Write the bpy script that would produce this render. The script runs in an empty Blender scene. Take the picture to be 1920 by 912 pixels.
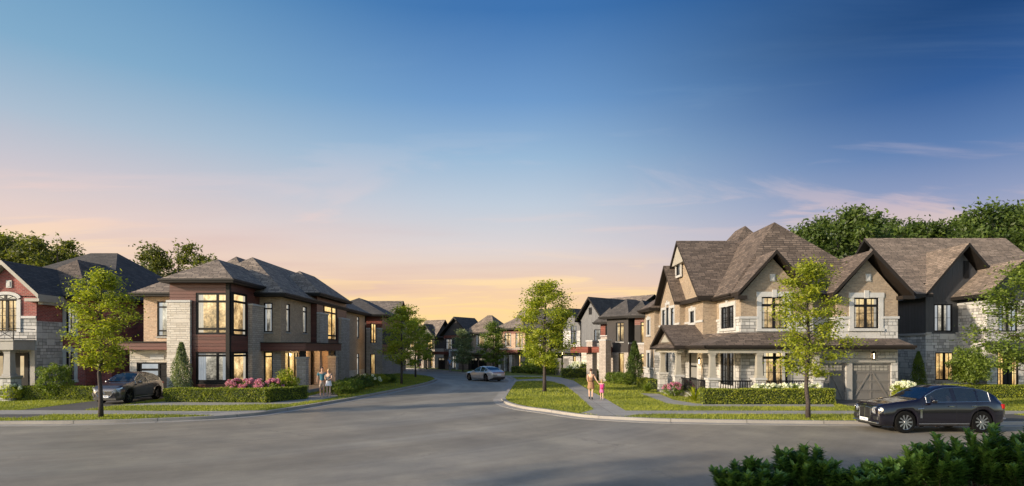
import bpy, bmesh, math, random
import numpy as np
from mathutils import Vector, Matrix
PI = math.pi
R = math.radians
random.seed(7)
scn = bpy.context.scene
col = scn.collection

# ------------------------------------------------------------------ camera
F, CX, HY, EYE = 1100.0, 960.0, 655.0, 2.9
cd = bpy.data.cameras.new("camera"); cam = bpy.data.objects.new("camera", cd); col.objects.link(cam)
cam.location = (0, 0, EYE); cam.rotation_euler = (PI/2, 0, 0)
cd.sensor_width = 36; cd.lens = F/1920*36; cd.shift_y = (HY-456)/1920
cd.clip_end = 3000; cd.clip_start = 0.1
scn.camera = cam

# ------------------------------------------------------------------ light
SUN_EL, SUN_DIR = R(17), Vector((-0.90, -0.44, 0)).normalized()
to_sun = Vector((SUN_DIR.x*math.cos(SUN_EL), SUN_DIR.y*math.cos(SUN_EL), math.sin(SUN_EL)))
sd = bpy.data.lights.new("sun", 'SUN'); sun = bpy.data.objects.new("sun", sd); col.objects.link(sun)
sd.energy = 3.6; sd.angle = R(1.5); sd.color = (1.0, 0.84, 0.64)
sun.rotation_euler = (-to_sun).to_track_quat('-Z', 'Y').to_euler()
scn.view_settings.view_transform = 'Standard'
scn.view_settings.look = 'None'
scn.view_settings.exposure = 0.78
scn.view_settings.gamma = 1

def lin(c):
    c = [v/255 for v in c]
    return tuple(v/12.92 if v <= .04045 else ((v+.055)/1.055)**2.4 for v in c)+(1.0,)

world = bpy.data.worlds.new("World"); scn.world = world; world.use_nodes = True
wt = world.node_tree; wt.nodes.clear()
def wn(t, **k):
    n = wt.nodes.new(t)
    for a, b in k.items(): setattr(n, a, b)
    return n
def ramp(tree, stops, fac=None):
    r = tree.nodes.new('ShaderNodeValToRGB'); e = r.color_ramp.elements
    while len(e) > 1: e.remove(e[-1])
    e[0].position = stops[0][0]; e[0].color = stops[0][1]
    for p, c in stops[1:]:
        q = e.new(p); q.color = c
    if fac is not None: tree.links.new(fac, r.inputs[0])
    return r
def math_n(tree, op, a, b=None, clamp=False):
    n = tree.nodes.new('ShaderNodeMath'); n.operation = op; n.use_clamp = clamp
    for i, v in enumerate((a, b)):
        if v is None: continue
        if isinstance(v, (int, float)): n.inputs[i].default_value = v
        else: tree.links.new(v, n.inputs[i])
    return n.outputs[0]
def maprange(tree, v, a, b, c=0., d=1., smooth=False):
    n = tree.nodes.new('ShaderNodeMapRange'); n.clamp = True
    if smooth: n.interpolation_type = 'SMOOTHSTEP'
    tree.links.new(v, n.inputs[0])
    for i, q in enumerate((a, b, c, d)): n.inputs[i+1].default_value = q
    return n.outputs[0]
def mix(tree, f, a, b, mode='MIX'):
    n = tree.nodes.new('ShaderNodeMix'); n.data_type = 'RGBA'; n.blend_type = mode
    for s, v in ((n.inputs[0], f), (n.inputs[6], a), (n.inputs[7], b)):
        if isinstance(v, (int, float)): s.default_value = v
        elif isinstance(v, tuple): s.default_value = v
        else: tree.links.new(v, s)
    return n.outputs[2]
tc = wn('ShaderNodeTexCoord'); sx = wn('ShaderNodeSeparateXYZ'); wt.links.new(tc.outputs['Generated'], sx.inputs[0])
X_, Y_, Z_ = sx.outputs
rl = ramp(wt, [(0, lin((250,226,180))), (.06, lin((246,212,168))), (.12, lin((234,206,184))), (.18, lin((222,202,196))),
               (.24, lin((196,192,200))), (.30, lin((166,184,202))), (.38, lin((126,166,196))), (.50, lin((92,142,184))), (1, lin((50,98,150)))], Z_)
rc = ramp(wt, [(0, lin((255,226,160))), (.05, lin((250,212,152))), (.10, lin((238,202,168))), (.17, lin((214,206,206))),
               (.24, lin((186,198,212))), (.31, lin((150,180,208))), (.39, lin((108,150,196))), (.50, lin((62,112,170))), (1, lin((34,76,136)))], Z_)
rr = ramp(wt, [(0, lin((240,204,180))), (.06, lin((228,188,172))), (.11, lin((202,186,192))), (.16, lin((174,172,192))),
               (.21, lin((138,152,186))), (.27, lin((92,124,172))), (.34, lin((52,92,148))), (.42, lin((26,66,118))), (1, lin((20,50,100)))], Z_)
ml = maprange(wt, X_, -.60, 0.0, 0, 1, True); mr = maprange(wt, X_, .0, .60, 0, 1, True)
base = mix(wt, mr, mix(wt, ml, rl.outputs[0], rc.outputs[0]), rr.outputs[0])
# thin streaked clouds: the direction projected on a high flat layer
den = math_n(wt, 'MAXIMUM', math_n(wt, 'ADD', Z_, .09), .02)
cu = math_n(wt, 'DIVIDE', X_, den); cv = math_n(wt, 'DIVIDE', Y_, den)
cb = wn('ShaderNodeCombineXYZ'); wt.links.new(cu, cb.inputs[0]); wt.links.new(cv, cb.inputs[1])
mp = wn('ShaderNodeMapping'); wt.links.new(cb.outputs[0], mp.inputs[0])
mp.inputs['Rotation'].default_value = (0, 0, R(12)); mp.inputs['Scale'].default_value = (.62, 1.5, 1); mp.inputs['Location'].default_value = (9.2, 7.2, 3.6)
n1 = wn('ShaderNodeTexNoise'); wt.links.new(mp.outputs[0], n1.inputs['Vector'])
n1.inputs['Scale'].default_value = .95; n1.inputs['Detail'].default_value = 9; n1.inputs['Roughness'].default_value = .58; n1.inputs['Distortion'].default_value = .9
n2 = wn('ShaderNodeTexNoise'); wt.links.new(mp.outputs[0], n2.inputs['Vector'])
n2.inputs['Scale'].default_value = .33; n2.inputs['Detail'].default_value = 4
cf = math_n(wt, 'MULTIPLY', maprange(wt, n1.outputs[0], .47, .60, 0, 1, True), maprange(wt, n2.outputs[0], .42, .58, .10, 1, True))
ccol = ramp(wt, [(0, lin((255,214,124))), (.08, lin((252,218,152))), (.14, lin((255,222,176))), (.20, lin((244,206,192))), (.28, lin((220,204,208))), (.38, lin((160,188,212))), (.5, lin((112,154,196)))], Z_)
lowf = math_n(wt, 'ADD', maprange(wt, Z_, .02, .24, .85, .10, True), maprange(wt, Z_, .05, .16, 0, .22))
lowf = math_n(wt, 'MULTIPLY', lowf, maprange(wt, Z_, .20, .36, 1, .25))
sky1 = mix(wt, math_n(wt, 'MULTIPLY', cf, lowf), base, ccol.outputs[0])
# darker mauve bands low in the sky
n3 = wn('ShaderNodeTexNoise'); mp3 = wn('ShaderNodeMapping'); wt.links.new(cb.outputs[0], mp3.inputs[0]); mp3.inputs['Location'].default_value = (4, 9, 2); mp3.inputs['Scale'].default_value = (.3, .8, 1)
wt.links.new(mp3.outputs[0], n3.inputs['Vector']); n3.inputs['Scale'].default_value = .8; n3.inputs['Detail'].default_value = 7
mf = math_n(wt, 'MULTIPLY', maprange(wt, n3.outputs[0], .50, .68, 0, 1, True), maprange(wt, Z_, .02, .30, .75, .0))
sky1 = mix(wt, mf, sky1, lin((206,172,170)))
nish = wn('ShaderNodeTexSky'); nish.sky_type = 'NISHITA'; nish.sun_disc = False
nish.sun_elevation = SUN_EL; nish.sun_rotation = math.atan2(SUN_DIR.x, SUN_DIR.y)
sc = wn('ShaderNodeVectorMath'); sc.operation = 'SCALE'; wt.links.new(nish.outputs[0], sc.inputs[0]); sc.inputs['Scale'].default_value = .15
behind = maprange(wt, Y_, .15, -.35, 0, 1, True)
sc1 = wn('ShaderNodeVectorMath'); sc1.operation = 'SCALE'; wt.links.new(sky1, sc1.inputs[0]); sc1.inputs['Scale'].default_value = .63
skyc = mix(wt, behind, sc1.outputs[0], sc.outputs[0])
bg = wn('ShaderNodeBackground'); wt.links.new(skyc, bg.inputs[0]); bg.inputs[1].default_value = 1.0
wo = wn('ShaderNodeOutputWorld'); wt.links.new(bg.outputs[0], wo.inputs[0])

# ------------------------------------------------------------------ photo -> world measuring helpers
def g(px, py, z=0.0):
    D = (EYE-z)*F/(py-HY); return ((px-CX)/F*D, D)
def xat(px, D): return (px-CX)/F*D
def zat(py, D): return EYE-(py-HY)/F*D

# ------------------------------------------------------------------ tagging
def tag(o, label=None, cat=None, group=None, kind=None):
    if label: o['label'] = label
    if cat: o['category'] = cat
    if group: o['group'] = group
    if kind: o['kind'] = kind
    return o
def empty(name, loc, rz=0, **k):
    o = bpy.data.objects.new(name, None); col.objects.link(o); o.location = loc; o.rotation_euler = (0, 0, rz)
    o.empty_display_size = .2
    return tag(o, **k)
def wloc(o):
    v = Vector((0, 0, 0))
    while o is not None: v += o.location; o = o.parent
    return v
def copy_tree(o, parent=None):
    c = o.copy(); col.objects.link(c)
    c.parent = parent
    for ch in list(o.children): copy_tree(ch, c)
    return c

# ------------------------------------------------------------------ mesh collector
class MB:
    def __init__(s, fr=None): s.v = []; s.f = []; s.m = []; s.uv = {}; s.fr = fr
    def add(s, pts, faces, m=0):
        b = len(s.v)
        if s.fr:
            ox, oy, a = s.fr; ca, sa = math.cos(a), math.sin(a)
            pts = [(ox+p[0]*ca-p[1]*sa, oy+p[0]*sa+p[1]*ca, p[2]) for p in pts]
        s.v += [tuple(p) for p in pts]
        for i, f in enumerate(faces):
            s.f.append([b+j for j in f]); s.m.append(m[i] if isinstance(m, (list, tuple)) else m)
        return s
    def box(s, x0, x1, y0, y1, z0, z1, m=0):
        return s.add([(x0,y0,z0),(x1,y0,z0),(x1,y1,z0),(x0,y1,z0),(x0,y0,z1),(x1,y0,z1),(x1,y1,z1),(x0,y1,z1)],
              [(3,2,1,0),(4,5,6,7),(0,1,5,4),(1,2,6,5),(2,3,7,6),(3,0,4,7)], m)
    def wbox(s, W, u0, u1, o0, o1, z0, z1, m=0):
        p = [W.P(u, o, z) for z in (z0, z1) for u, o in ((u0,o1),(u1,o1),(u1,o0),(u0,o0))]
        return s.add(p, [(3,2,1,0),(4,5,6,7),(0,1,5,4),(1,2,6,5),(2,3,7,6),(3,0,4,7)], m)
    def prism(s, poly, z0, z1, m=0):
        n = len(poly)
        return s.add([(x,y,z0) for x,y in poly]+[(x,y,z1) for x,y in poly],
              [list(range(n))[::-1], list(range(n,2*n))]+[(i,(i+1)%n,n+(i+1)%n,n+i) for i in range(n)], m)
    def vprism(s, pts, off, m=0):   # polygon in space pushed along a vector
        n = len(pts); pts = [Vector(p) for p in pts]; off = Vector(off)
        return s.add(pts+[p+off for p in pts],
              [list(range(n))[::-1], list(range(n,2*n))]+[(i,(i+1)%n,n+(i+1)%n,n+i) for i in range(n)], m)
    def tube(s, pts, rad, n=6, m=0, cap=True):
        pts = [Vector(p) for p in pts]; rings = []
        if not isinstance(rad, (list, tuple)): rad = [rad]*len(pts)
        for i, p in enumerate(pts):
            t = (pts[min(i+1,len(pts)-1)]-pts[max(i-1,0)])
            t = t.normalized() if t.length > 1e-9 else Vector((0,0,1))
            a = t.cross(Vector((0,0,1)) if abs(t.z) < .9 else Vector((1,0,0))).normalized(); b = t.cross(a)
            rings.append([p+(a*math.cos(2*PI*k/n)+b*math.sin(2*PI*k/n))*rad[i] for k in range(n)])
        vs = [q for r in rings for q in r]; fs = []
        for i in range(len(pts)-1):
            for k in range(n):
                fs.append((i*n+k, i*n+(k+1)%n, (i+1)*n+(k+1)%n, (i+1)*n+k))
        if cap: fs += [list(range(n))[::-1], [(len(pts)-1)*n+k for k in range(n)]]
        return s.add(vs, fs, m)
    def lathe(s, prof, n=16, m=0, c=(0,0,0), axis='z'):
        vs = []; fs = []
        for r, h in prof:
            for k in range(n):
                a = 2*PI*k/n; x, y = r*math.cos(a), r*math.sin(a)
                vs.append((c[0]+x,c[1]+y,c[2]+h) if axis == 'z' else (c[0]+x,c[1]+h,c[2]+y))
        for i in range(len(prof)-1):
            for k in range(n): fs.append((i*n+k, i*n+(k+1)%n, (i+1)*n+(k+1)%n, (i+1)*n+k))
        return s.add(vs, fs, m)
    def build(s, name, mats, parent=None, smooth=False, local=False, fix=True, bevel=0):
        me = bpy.data.meshes.new(name)
        off = wloc(parent) if (parent is not None and not local) else Vector((0,0,0))
        vs = [(x-off.x, y-off.y, z-off.z) for x, y, z in s.v]
        me.from_pydata(vs, [], s.f)
        if not isinstance(mats, (list, tuple)): mats = [mats]
        for q in mats: me.materials.append(q)
        for p, k in zip(me.polygons, s.m): p.material_index = k; p.use_smooth = smooth
        if fix:
            bm = bmesh.new(); bm.from_mesh(me); bmesh.ops.recalc_face_normals(bm, faces=bm.faces)
            if bevel: bmesh.ops.bevel(bm, geom=bm.edges, offset=bevel, segments=1, affect='EDGES')
            bm.to_mesh(me); bm.free()
        auto_uv(me, off)
        o = bpy.data.objects.new(name, me); col.objects.link(o); o.parent = parent
        return o
def auto_uv(me, off=Vector((0,0,0))):
    ul = me.uv_layers.new(name="UVMap"); Zv = Vector((0,0,1)); dat = np.zeros(len(me.loops)*2)
    for p in me.polygons:
        n = p.normal
        if abs(n.z) > .97: t = Vector((1,0,0)); b = Vector((0,1,0))
        else:
            t = Zv.cross(n).normalized()
            if abs(t.x) > abs(t.y):
                if t.x < 0: t = -t
            elif t.y < 0: t = -t
            b = n.cross(t)
            if b.z < 0: b = -b
        for li in p.loop_indices:
            c = me.vertices[me.loops[li].vertex_index].co + off
            dat[2*li] = c.dot(t); dat[2*li+1] = c.dot(b)
    ul.data.foreach_set("uv", dat)

# ------------------------------------------------------------------ materials
def newmat(name):
    m = bpy.data.materials.new(name); m.use_nodes = True; t = m.node_tree
    return m, t, t.nodes['Principled BSDF']
def uvnode(t): n = t.nodes.new('ShaderNodeTexCoord'); return n
def noise(t, vec, scale, detail=4, rough=.5):
    n = t.nodes.new('ShaderNodeTexNoise'); t.links.new(vec, n.inputs['Vector'])
    n.inputs['Scale'].default_value = scale; n.inputs['Detail'].default_value = detail; n.inputs['Roughness'].default_value = rough
    return n
def bump(t, p, h, strength=.3, dist=.02):
    b = t.nodes.new('ShaderNodeBump'); b.inputs['Strength'].default_value = strength; b.inputs['Distance'].default_value = dist
    t.links.new(h, b.inputs['Height']); t.links.new(b.outputs[0], p.inputs['Normal'])
def c4(c): return tuple(c)+(1.,) if len(c) == 3 else tuple(c)
def plain(name, c, rough=.6, metal=0, var=.15, scale=3, coat=0, spec=None):
    m, t, p = newmat(name); tc = uvnode(t)
    n = noise(t, tc.outputs['Object'], scale, 5)
    k = maprange(t, n.outputs[0], .3, .7, 1-var, 1+var)
    cc = t.nodes.new('ShaderNodeVectorMath'); cc.operation = 'SCALE'; cc.inputs[0].default_value = c[:3]; t.links.new(k, cc.inputs['Scale'])
    t.links.new(cc.outputs[0], p.inputs['Base Color'])
    p.inputs['Roughness'].default_value = rough; p.inputs['Metallic'].default_value = metal
    if spec is not None: p.inputs['Specular IOR Level'].default_value = spec
    if coat: p.inputs['Coat Weight'].default_value = coat; p.inputs['Coat Roughness'].default_value = .04
    return m
def brickmat(name, c1, c2, mortar, bw=.24, bh=.085, ms=.012, rough=.85, var=.5, offset=.5, freq=2, squash=1., sqf=2, bstr=.35, big=.25, gapdark=1.):
    m, t, p = newmat(name); tc = uvnode(t); uv = tc.outputs['UV']
    b = t.nodes.new('ShaderNodeTexBrick'); t.links.new(uv, b.inputs['Vector'])
    b.offset = offset; b.offset_frequency = freq; b.squash = squash; b.squash_frequency = sqf
    b.inputs['Color1'].default_value = c4(c1); b.inputs['Color2'].default_value = c4(c2); b.inputs['Mortar'].default_value = c4(mortar)
    b.inputs['Scale'].default_value = 1; b.inputs['Mortar Size'].default_value = ms; b.inputs['Mortar Smooth'].default_value = .1
    b.inputs['Bias'].default_value = 0; b.inputs['Brick Width'].default_value = bw; b.inputs['Row Height'].default_value = bh
    n = noise(t, uv, 1.2, 5, .6); n2 = noise(t, uv, 9, 3)
    k = math_n(t, 'MULTIPLY', maprange(t, n.outputs[0], .3, .7, 1-big, 1+big), maprange(t, n2.outputs[0], .3, .7, .85, 1.15))
    s = t.nodes.new('ShaderNodeVectorMath'); s.operation = 'SCALE'; t.links.new(b.outputs['Color'], s.inputs[0]); t.links.new(k, s.inputs['Scale'])
    t.links.new(s.outputs[0], p.inputs['Base Color']); p.inputs['Roughness'].default_value = rough
    inv = math_n(t, 'SUBTRACT', 1., b.outputs['Fac'])
    h = math_n(t, 'ADD', inv, math_n(t, 'MULTIPLY', n2.outputs[0], .6))
    bump(t, p, h, bstr, .02)
    return m
def stonemat(name, cols, mortar, size=.42, hgt=.2, seed=0):
    # random ashlar: squared stones of uneven height and width from a warped chebychev-like grid
    m, t, p = newmat(name); tc = uvnode(t); uv = tc.outputs['UV']
    def br(bw, bh, off, sq, loc):
        mpn = t.nodes.new('ShaderNodeMapping'); t.links.new(uv, mpn.inputs[0]); mpn.inputs['Location'].default_value = (loc, loc*.7, 0)
        b = t.nodes.new('ShaderNodeTexBrick'); t.links.new(mpn.outputs[0], b.inputs['Vector'])
        b.offset = off; b.offset_frequency = 2; b.squash = sq; b.squash_frequency = 3
        b.inputs['Color1'].default_value = (0,0,0,1); b.inputs['Color2'].default_value = (1,1,1,1); b.inputs['Mortar'].default_value = (.5,.5,.5,1)
        b.inputs['Scale'].default_value = 1; b.inputs['Mortar Size'].default_value = .012; b.inputs['Mortar Smooth'].default_value = .2
        b.inputs['Bias'].default_value = 0; b.inputs['Brick Width'].default_value = bw; b.inputs['Row Height'].default_value = bh
        return b
    b1 = br(size, hgt, .37, .6, seed); b2 = br(size*2, hgt*2, .5, .7, seed)   # b2 joins groups of four into big blocks
    pick = noise(t, uv, .9, 2); 
    selb = t.nodes.new('ShaderNodeMath'); selb.operation = 'GREATER_THAN'; t.links.new(b2.outputs['Color'], selb.inputs[0]); selb.inputs[1].default_value = .62
    sel = selb.outputs[0]
    fac = mix(t, sel, b1.outputs['Fac'], b2.outputs['Fac'])
    v = mix(t, sel, b1.outputs['Color'], b2.outputs['Color'])
    n = noise(t, uv, 2.2, 6, .65)
    v2 = math_n(t, 'ADD', math_n(t, 'MULTIPLY', v, .72), math_n(t, 'MULTIPLY', n.outputs[0], .34))
    k = len(cols)-1
    rp = ramp(t, [(i/k, c4(c)) for i, c in enumerate(cols)], v2)
    fin = mix(t, fac, rp.outputs[0], c4(mortar))
    t.links.new(fin, p.inputs['Base Color']); p.inputs['Roughness'].default_value = .9
    h = math_n(t, 'ADD', math_n(t, 'SUBTRACT', 1., fac), math_n(t, 'ADD', math_n(t, 'MULTIPLY', n.outputs[0], .9), math_n(t, 'MULTIPLY', v, .5)))
    bump(t, p, h, .7, .035)
    return m
def sidingmat(name, c, pitch=.18, vertical=False, rough=.55, var=.25, grain=True):
    m, t, p = newmat(name); tc = uvnode(t); sp = t.nodes.new('ShaderNodeSeparateXYZ'); t.links.new(tc.outputs['UV'], sp.inputs[0])
    q = sp.outputs[0] if vertical else sp.outputs[1]
    d = math_n(t, 'DIVIDE', q, pitch); fr = math_n(t, 'FRACT', d); fl = math_n(t, 'FLOOR', d)
    wn_ = t.nodes.new('ShaderNodeTexWhiteNoise'); wn_.noise_dimensions = '1D'; t.links.new(fl, wn_.inputs['W'])
    mp = t.nodes.new('ShaderNodeMapping'); t.links.new(tc.outputs['UV'], mp.inputs[0]); mp.inputs['Scale'].default_value = (12,1,1) if vertical else (1,12,1)
    n = noise(t, mp.outputs[0], 2., 5)
    k = math_n(t, 'MULTIPLY', maprange(t, wn_.outputs['Value'], 0, 1, 1-var, 1+var), maprange(t, n.outputs[0], .3, .7, .82, 1.18))
    gap = maprange(t, fr, .0, .1, .4, 1.)
    k = math_n(t, 'MULTIPLY', k, gap)
    s = t.nodes.new('ShaderNodeVectorMath'); s.operation = 'SCALE'; s.inputs[0].default_value = c[:3]; t.links.new(k, s.inputs['Scale'])
    t.links.new(s.outputs[0], p.inputs['Base Color']); p.inputs['Roughness'].default_value = rough
    h = math_n(t, 'MULTIPLY', maprange(t, fr, 0, .12, 0, 1), 1.)
    bump(t, p, h, .6, .02)
    return m

M = {}
M['red_brick'] = brickmat('red_brick', (.30,.06,.05), (.19,.036,.034), (.24,.15,.13))
M['tan_brick'] = brickmat('tan_brick', (.32,.245,.172), (.23,.17,.118), (.29,.24,.185), big=.12)
M['peach_brick'] = brickmat('peach_brick', (.52,.35,.23), (.38,.24,.155), (.48,.38,.29), big=.12)
M['brown_brick'] = brickmat('brown_brick', (.22,.15,.115), (.15,.10,.08), (.2,.15,.12))
M['cream_stone'] = stonemat('cream_stone', [(.38,.33,.28),(.52,.47,.40),(.62,.57,.50),(.46,.41,.35)], (.34,.30,.26), .55, .13)
M['grey_stone'] = stonemat('grey_stone', [(.13,.125,.125),(.30,.29,.275),(.42,.405,.39),(.54,.52,.49),(.24,.23,.22)], (.12,.115,.11), .40, .19, 3.1)
M['light_stone'] = stonemat('light_stone', [(.15,.145,.14),(.28,.275,.265),(.40,.39,.375),(.50,.485,.465),(.23,.225,.215)], (.10,.098,.093), .44, .19, 5.3)
M['taupe_brick'] = brickmat('taupe_brick', (.44,.38,.33), (.34,.29,.25), (.22,.19,.165), bw=.40, bh=.13, big=.1)
M['buff_brick'] = brickmat('buff_brick', (.48,.34,.225), (.36,.25,.165), (.36,.29,.22), big=.1)
M['wood'] = sidingmat('wood_siding', (.105,.034,.026), .19, rough=.45)
M['red_wood'] = sidingmat('red_wood_siding', (.17,.045,.028), .19, rough=.45)
M['charcoal_siding'] = sidingmat('charcoal_board', (.040,.041,.045), .30, vertical=True, rough=.5, var=.1)
M['grey_siding'] = sidingmat('grey_board', (.13,.13,.135), .30, vertical=True, rough=.5, var=.1)
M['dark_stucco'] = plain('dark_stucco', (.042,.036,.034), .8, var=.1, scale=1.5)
M['trim'] = plain('pale_trim', (.43,.425,.415), .6, var=.08)
M['beige_trim'] = plain('beige_trim', (.31,.29,.25), .6, var=.08)
M['grey_trim'] = plain('grey_trim', (.30,.285,.265), .6, var=.08)
M['black'] = plain('black_metal', (.008,.008,.009), .55, var=.1, spec=.2)
M['fascia'] = plain('dark_fascia', (.014,.012,.011), .6, var=.1, spec=.25)
M['fascia_brown'] = plain('brown_fascia', (.020,.015,.012), .6, var=.1, spec=.25)
def shingle(name, c1, c2, mort):
    return brickmat(name, c1, c2, mort, bw=.5, bh=.17, ms=.018, rough=.9, offset=.37, freq=2, squash=.8, sqf=3, bstr=.5, big=.22)
M['shingle_brown'] = shingle('shingle_brown', (.165,.125,.10), (.072,.054,.043), (.035,.026,.021))
M['shingle_tan'] = shingle('shingle_tan', (.26,.20,.155), (.13,.10,.077), (.06,.047,.038))
M['shingle_grey'] = shingle('shingle_grey', (.30,.24,.19), (.15,.118,.096), (.045,.038,.034))
M['shingle_dark'] = shingle('shingle_dark', (.085,.075,.07), (.05,.045,.043), (.03,.028,.027))

def glassmat(name, warm, cool, strength, curtain=.5, rough=.04):
    m, t, p = newmat(name); tc = uvnode(t); sp = t.nodes.new('ShaderNodeSeparateXYZ'); t.links.new(tc.outputs['UV'], sp.inputs[0])
    oi = t.nodes.new('ShaderNodeObjectInfo'); ofs = t.nodes.new('ShaderNodeCombineXYZ')
    t.links.new(math_n(t, 'MULTIPLY', oi.outputs['Random'], 40.), ofs.inputs[0])
    av = t.nodes.new('ShaderNodeVectorMath'); t.links.new(tc.outputs['UV'], av.inputs[0]); t.links.new(ofs.outputs[0], av.inputs[1])
    n = noise(t, av.outputs[0], 2.6, 5, .6)
    nh = noise(t, av.outputs[0], 16., 6, .7)  # speckle put into the glow, standing in for trees reflected in the glass
    up_ = maprange(t, sp.outputs[1], .1, .95, -.05, .09)  # glow raised towards the top, imitating a ceiling lamp inside
    nn = math_n(t, 'ADD', math_n(t, 'ADD', math_n(t, 'MULTIPLY', n.outputs[0], .62), math_n(t, 'MULTIPLY', nh.outputs[0], .38)), up_)
    rp = ramp(t, [(.38, c4([w*.10 for w in warm])), (.46, c4([w*.45 for w in warm])), (.55, c4(warm)), (.64, c4([min(1, w*1.6+.08) for w in warm]))], nn)
    # curtains hang at both sides
    e = math_n(t, 'ABSOLUTE', math_n(t, 'SUBTRACT', sp.outputs[0], .5))
    fold = t.nodes.new('ShaderNodeTexWave'); fold.wave_type = 'BANDS'; fold.bands_direction = 'X'; t.links.new(av.outputs[0], fold.inputs['Vector']); fold.inputs['Scale'].default_value = 5.5; fold.inputs['Distortion'].default_value = 1.5; fold.inputs['Detail'].default_value = 1
    fc = mix(t, fold.outputs['Fac'], c4([v*.55 for v in cool]), c4(cool))
    cw = math_n(t, 'SUBTRACT', .5, math_n(t, 'ADD', .12*curtain*2, math_n(t, 'MULTIPLY', oi.outputs['Random'], .16*curtain)))
    ck = t.nodes.new('ShaderNodeMath'); ck.operation = 'GREATER_THAN'; t.links.new(e, ck.inputs[0]); t.links.new(cw, ck.inputs[1])
    cc = mix(t, math_n(t, 'MULTIPLY', ck.outputs[0], .85), rp.outputs[0], fc)
    t.links.new(cc, p.inputs['Emission Color'])
    t.links.new(maprange(t, oi.outputs['Random'], 0, 1, strength*.75, strength*1.2), p.inputs['Emission Strength'])
    p.inputs['Base Color'].default_value = (.02,.025,.03,1); p.inputs['Roughness'].default_value = rough; p.inputs['IOR'].default_value = 1.6
    return m
M['glass_warm'] = glassmat('window_lit_warm', (.66,.43,.19), (.54,.50,.42), .74)
M['glass_gold'] = glassmat('window_lit_gold', (.75,.45,.16), (.60,.46,.28), .75, .2)
M['glass_cool'] = glassmat('window_lit_cool', (.42,.38,.30), (.40,.44,.48), .62, .8)
M['glass_dark'] = glassmat('window_dim', (.05,.045,.04), (.08,.08,.08), .6, .4)

def leafmat(name, stops, trans=.35, rough=.55):
    m, t, p = newmat(name); at = t.nodes.new('ShaderNodeAttribute'); at.attribute_name = 'rnd'
    k = len(stops)-1
    rp = ramp(t, [(i/k, c4(c)) for i, c in enumerate(stops)], at.outputs['Fac'])
    t.links.new(rp.outputs[0], p.inputs['Base Color']); p.inputs['Roughness'].default_value = rough
    tr = t.nodes.new('ShaderNodeBsdfTranslucent'); t.links.new(mix(t, 1., rp.outputs[0], (1.5,1.6,.8,1), 'MULTIPLY'), tr.inputs[0])
    ms = t.nodes.new('ShaderNodeMixShader'); ms.inputs[0].default_value = trans
    t.links.new(p.outputs[0], ms.inputs[1]); t.links.new(tr.outputs[0], ms.inputs[2])
    t.links.new(ms.outputs[0], t.nodes['Material Output'].inputs[0])
    return m
M['leaf_lime'] = leafmat('leaf_lime', [(.10,.13,.015),(.22,.26,.022),(.36,.39,.03),(.52,.46,.035)], .42)
M['leaf_mid'] = leafmat('leaf_mid', [(.055,.09,.014),(.11,.16,.02),(.18,.24,.03),(.27,.31,.04)])
M['leaf_forest'] = leafmat('leaf_forest', [(.026,.046,.012),(.055,.09,.018),(.10,.15,.026),(.16,.22,.04)], .4)
M['leaf_olive'] = leafmat('leaf_olive', [(.05,.06,.014),(.10,.115,.02),(.16,.17,.03),(.24,.22,.045)], .4)
M['leaf_hedge'] = leafmat('leaf_hedge', [(.07,.10,.012),(.17,.21,.018),(.31,.34,.03),(.55,.50,.04)], .3)
M['leaf_pale'] = leafmat('leaf_pale', [(.08,.11,.05),(.15,.19,.08),(.24,.27,.13),(.33,.35,.2)], .3)
M['leaf_gloss'] = leafmat('leaf_gloss', [(.03,.07,.02),(.06,.13,.03),(.10,.19,.04),(.17,.28,.055)], .35, .4)
M['grass_blade'] = leafmat('grass_blade', [(.10,.13,.014),(.20,.23,.022),(.31,.33,.03),(.45,.42,.05)], .3)
M['petal_pink'] = leafmat('petal_pink', [(.42,.12,.22),(.62,.24,.38),(.78,.46,.56)], .25)
M['petal_white'] = leafmat('petal_white', [(.6,.62,.45),(.8,.8,.7),(.85,.85,.8)], .25)
M['bark'] = plain('bark', (.05,.038,.034), .9, var=.4, scale=14)

def groundmat(name, stops, s1=.5, s2=30, rough=.85, bs=.2, spec=.5, lo=.3, hi=.7):
    m, t, p = newmat(name); tc = uvnode(t); n = noise(t, tc.outputs['Object'], s1, 8, .6); n2 = noise(t, tc.outputs['Object'], s2, 4, .7)
    v = math_n(t, 'ADD', math_n(t, 'MULTIPLY', n.outputs[0], .65), math_n(t, 'MULTIPLY', n2.outputs[0], .35))
    k = len(stops)-1
    rp = ramp(t, [(lo+(hi-lo)*i/k, c4(c)) for i, c in enumerate(stops)], v)
    t.links.new(rp.outputs[0], p.inputs['Base Color']); p.inputs['Roughness'].default_value = rough
    p.inputs['Specular IOR Level'].default_value = spec
    bump(t, p, n2.outputs[0], bs, .02)
    return m
M['grass_soil'] = groundmat('lawn_base', [(.09,.11,.014),(.16,.18,.02),(.22,.23,.028)], .6, 40)
M['concrete'] = brickmat('concrete', (.31,.297,.275), (.27,.26,.24), (.15,.145,.135), bw=1.5, bh=1.5, ms=.014, offset=0, big=.12, bstr=.1)
M['drive'] = groundmat('driveway_asphalt', [(.06,.058,.056),(.08,.077,.074),(.10,.096,.092)], .8, 90, .8, .2)
M['kerb'] = groundmat('kerb_concrete', [(.24,.22,.20),(.30,.28,.255),(.35,.33,.30)], .9, 50, .8, .1)
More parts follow.
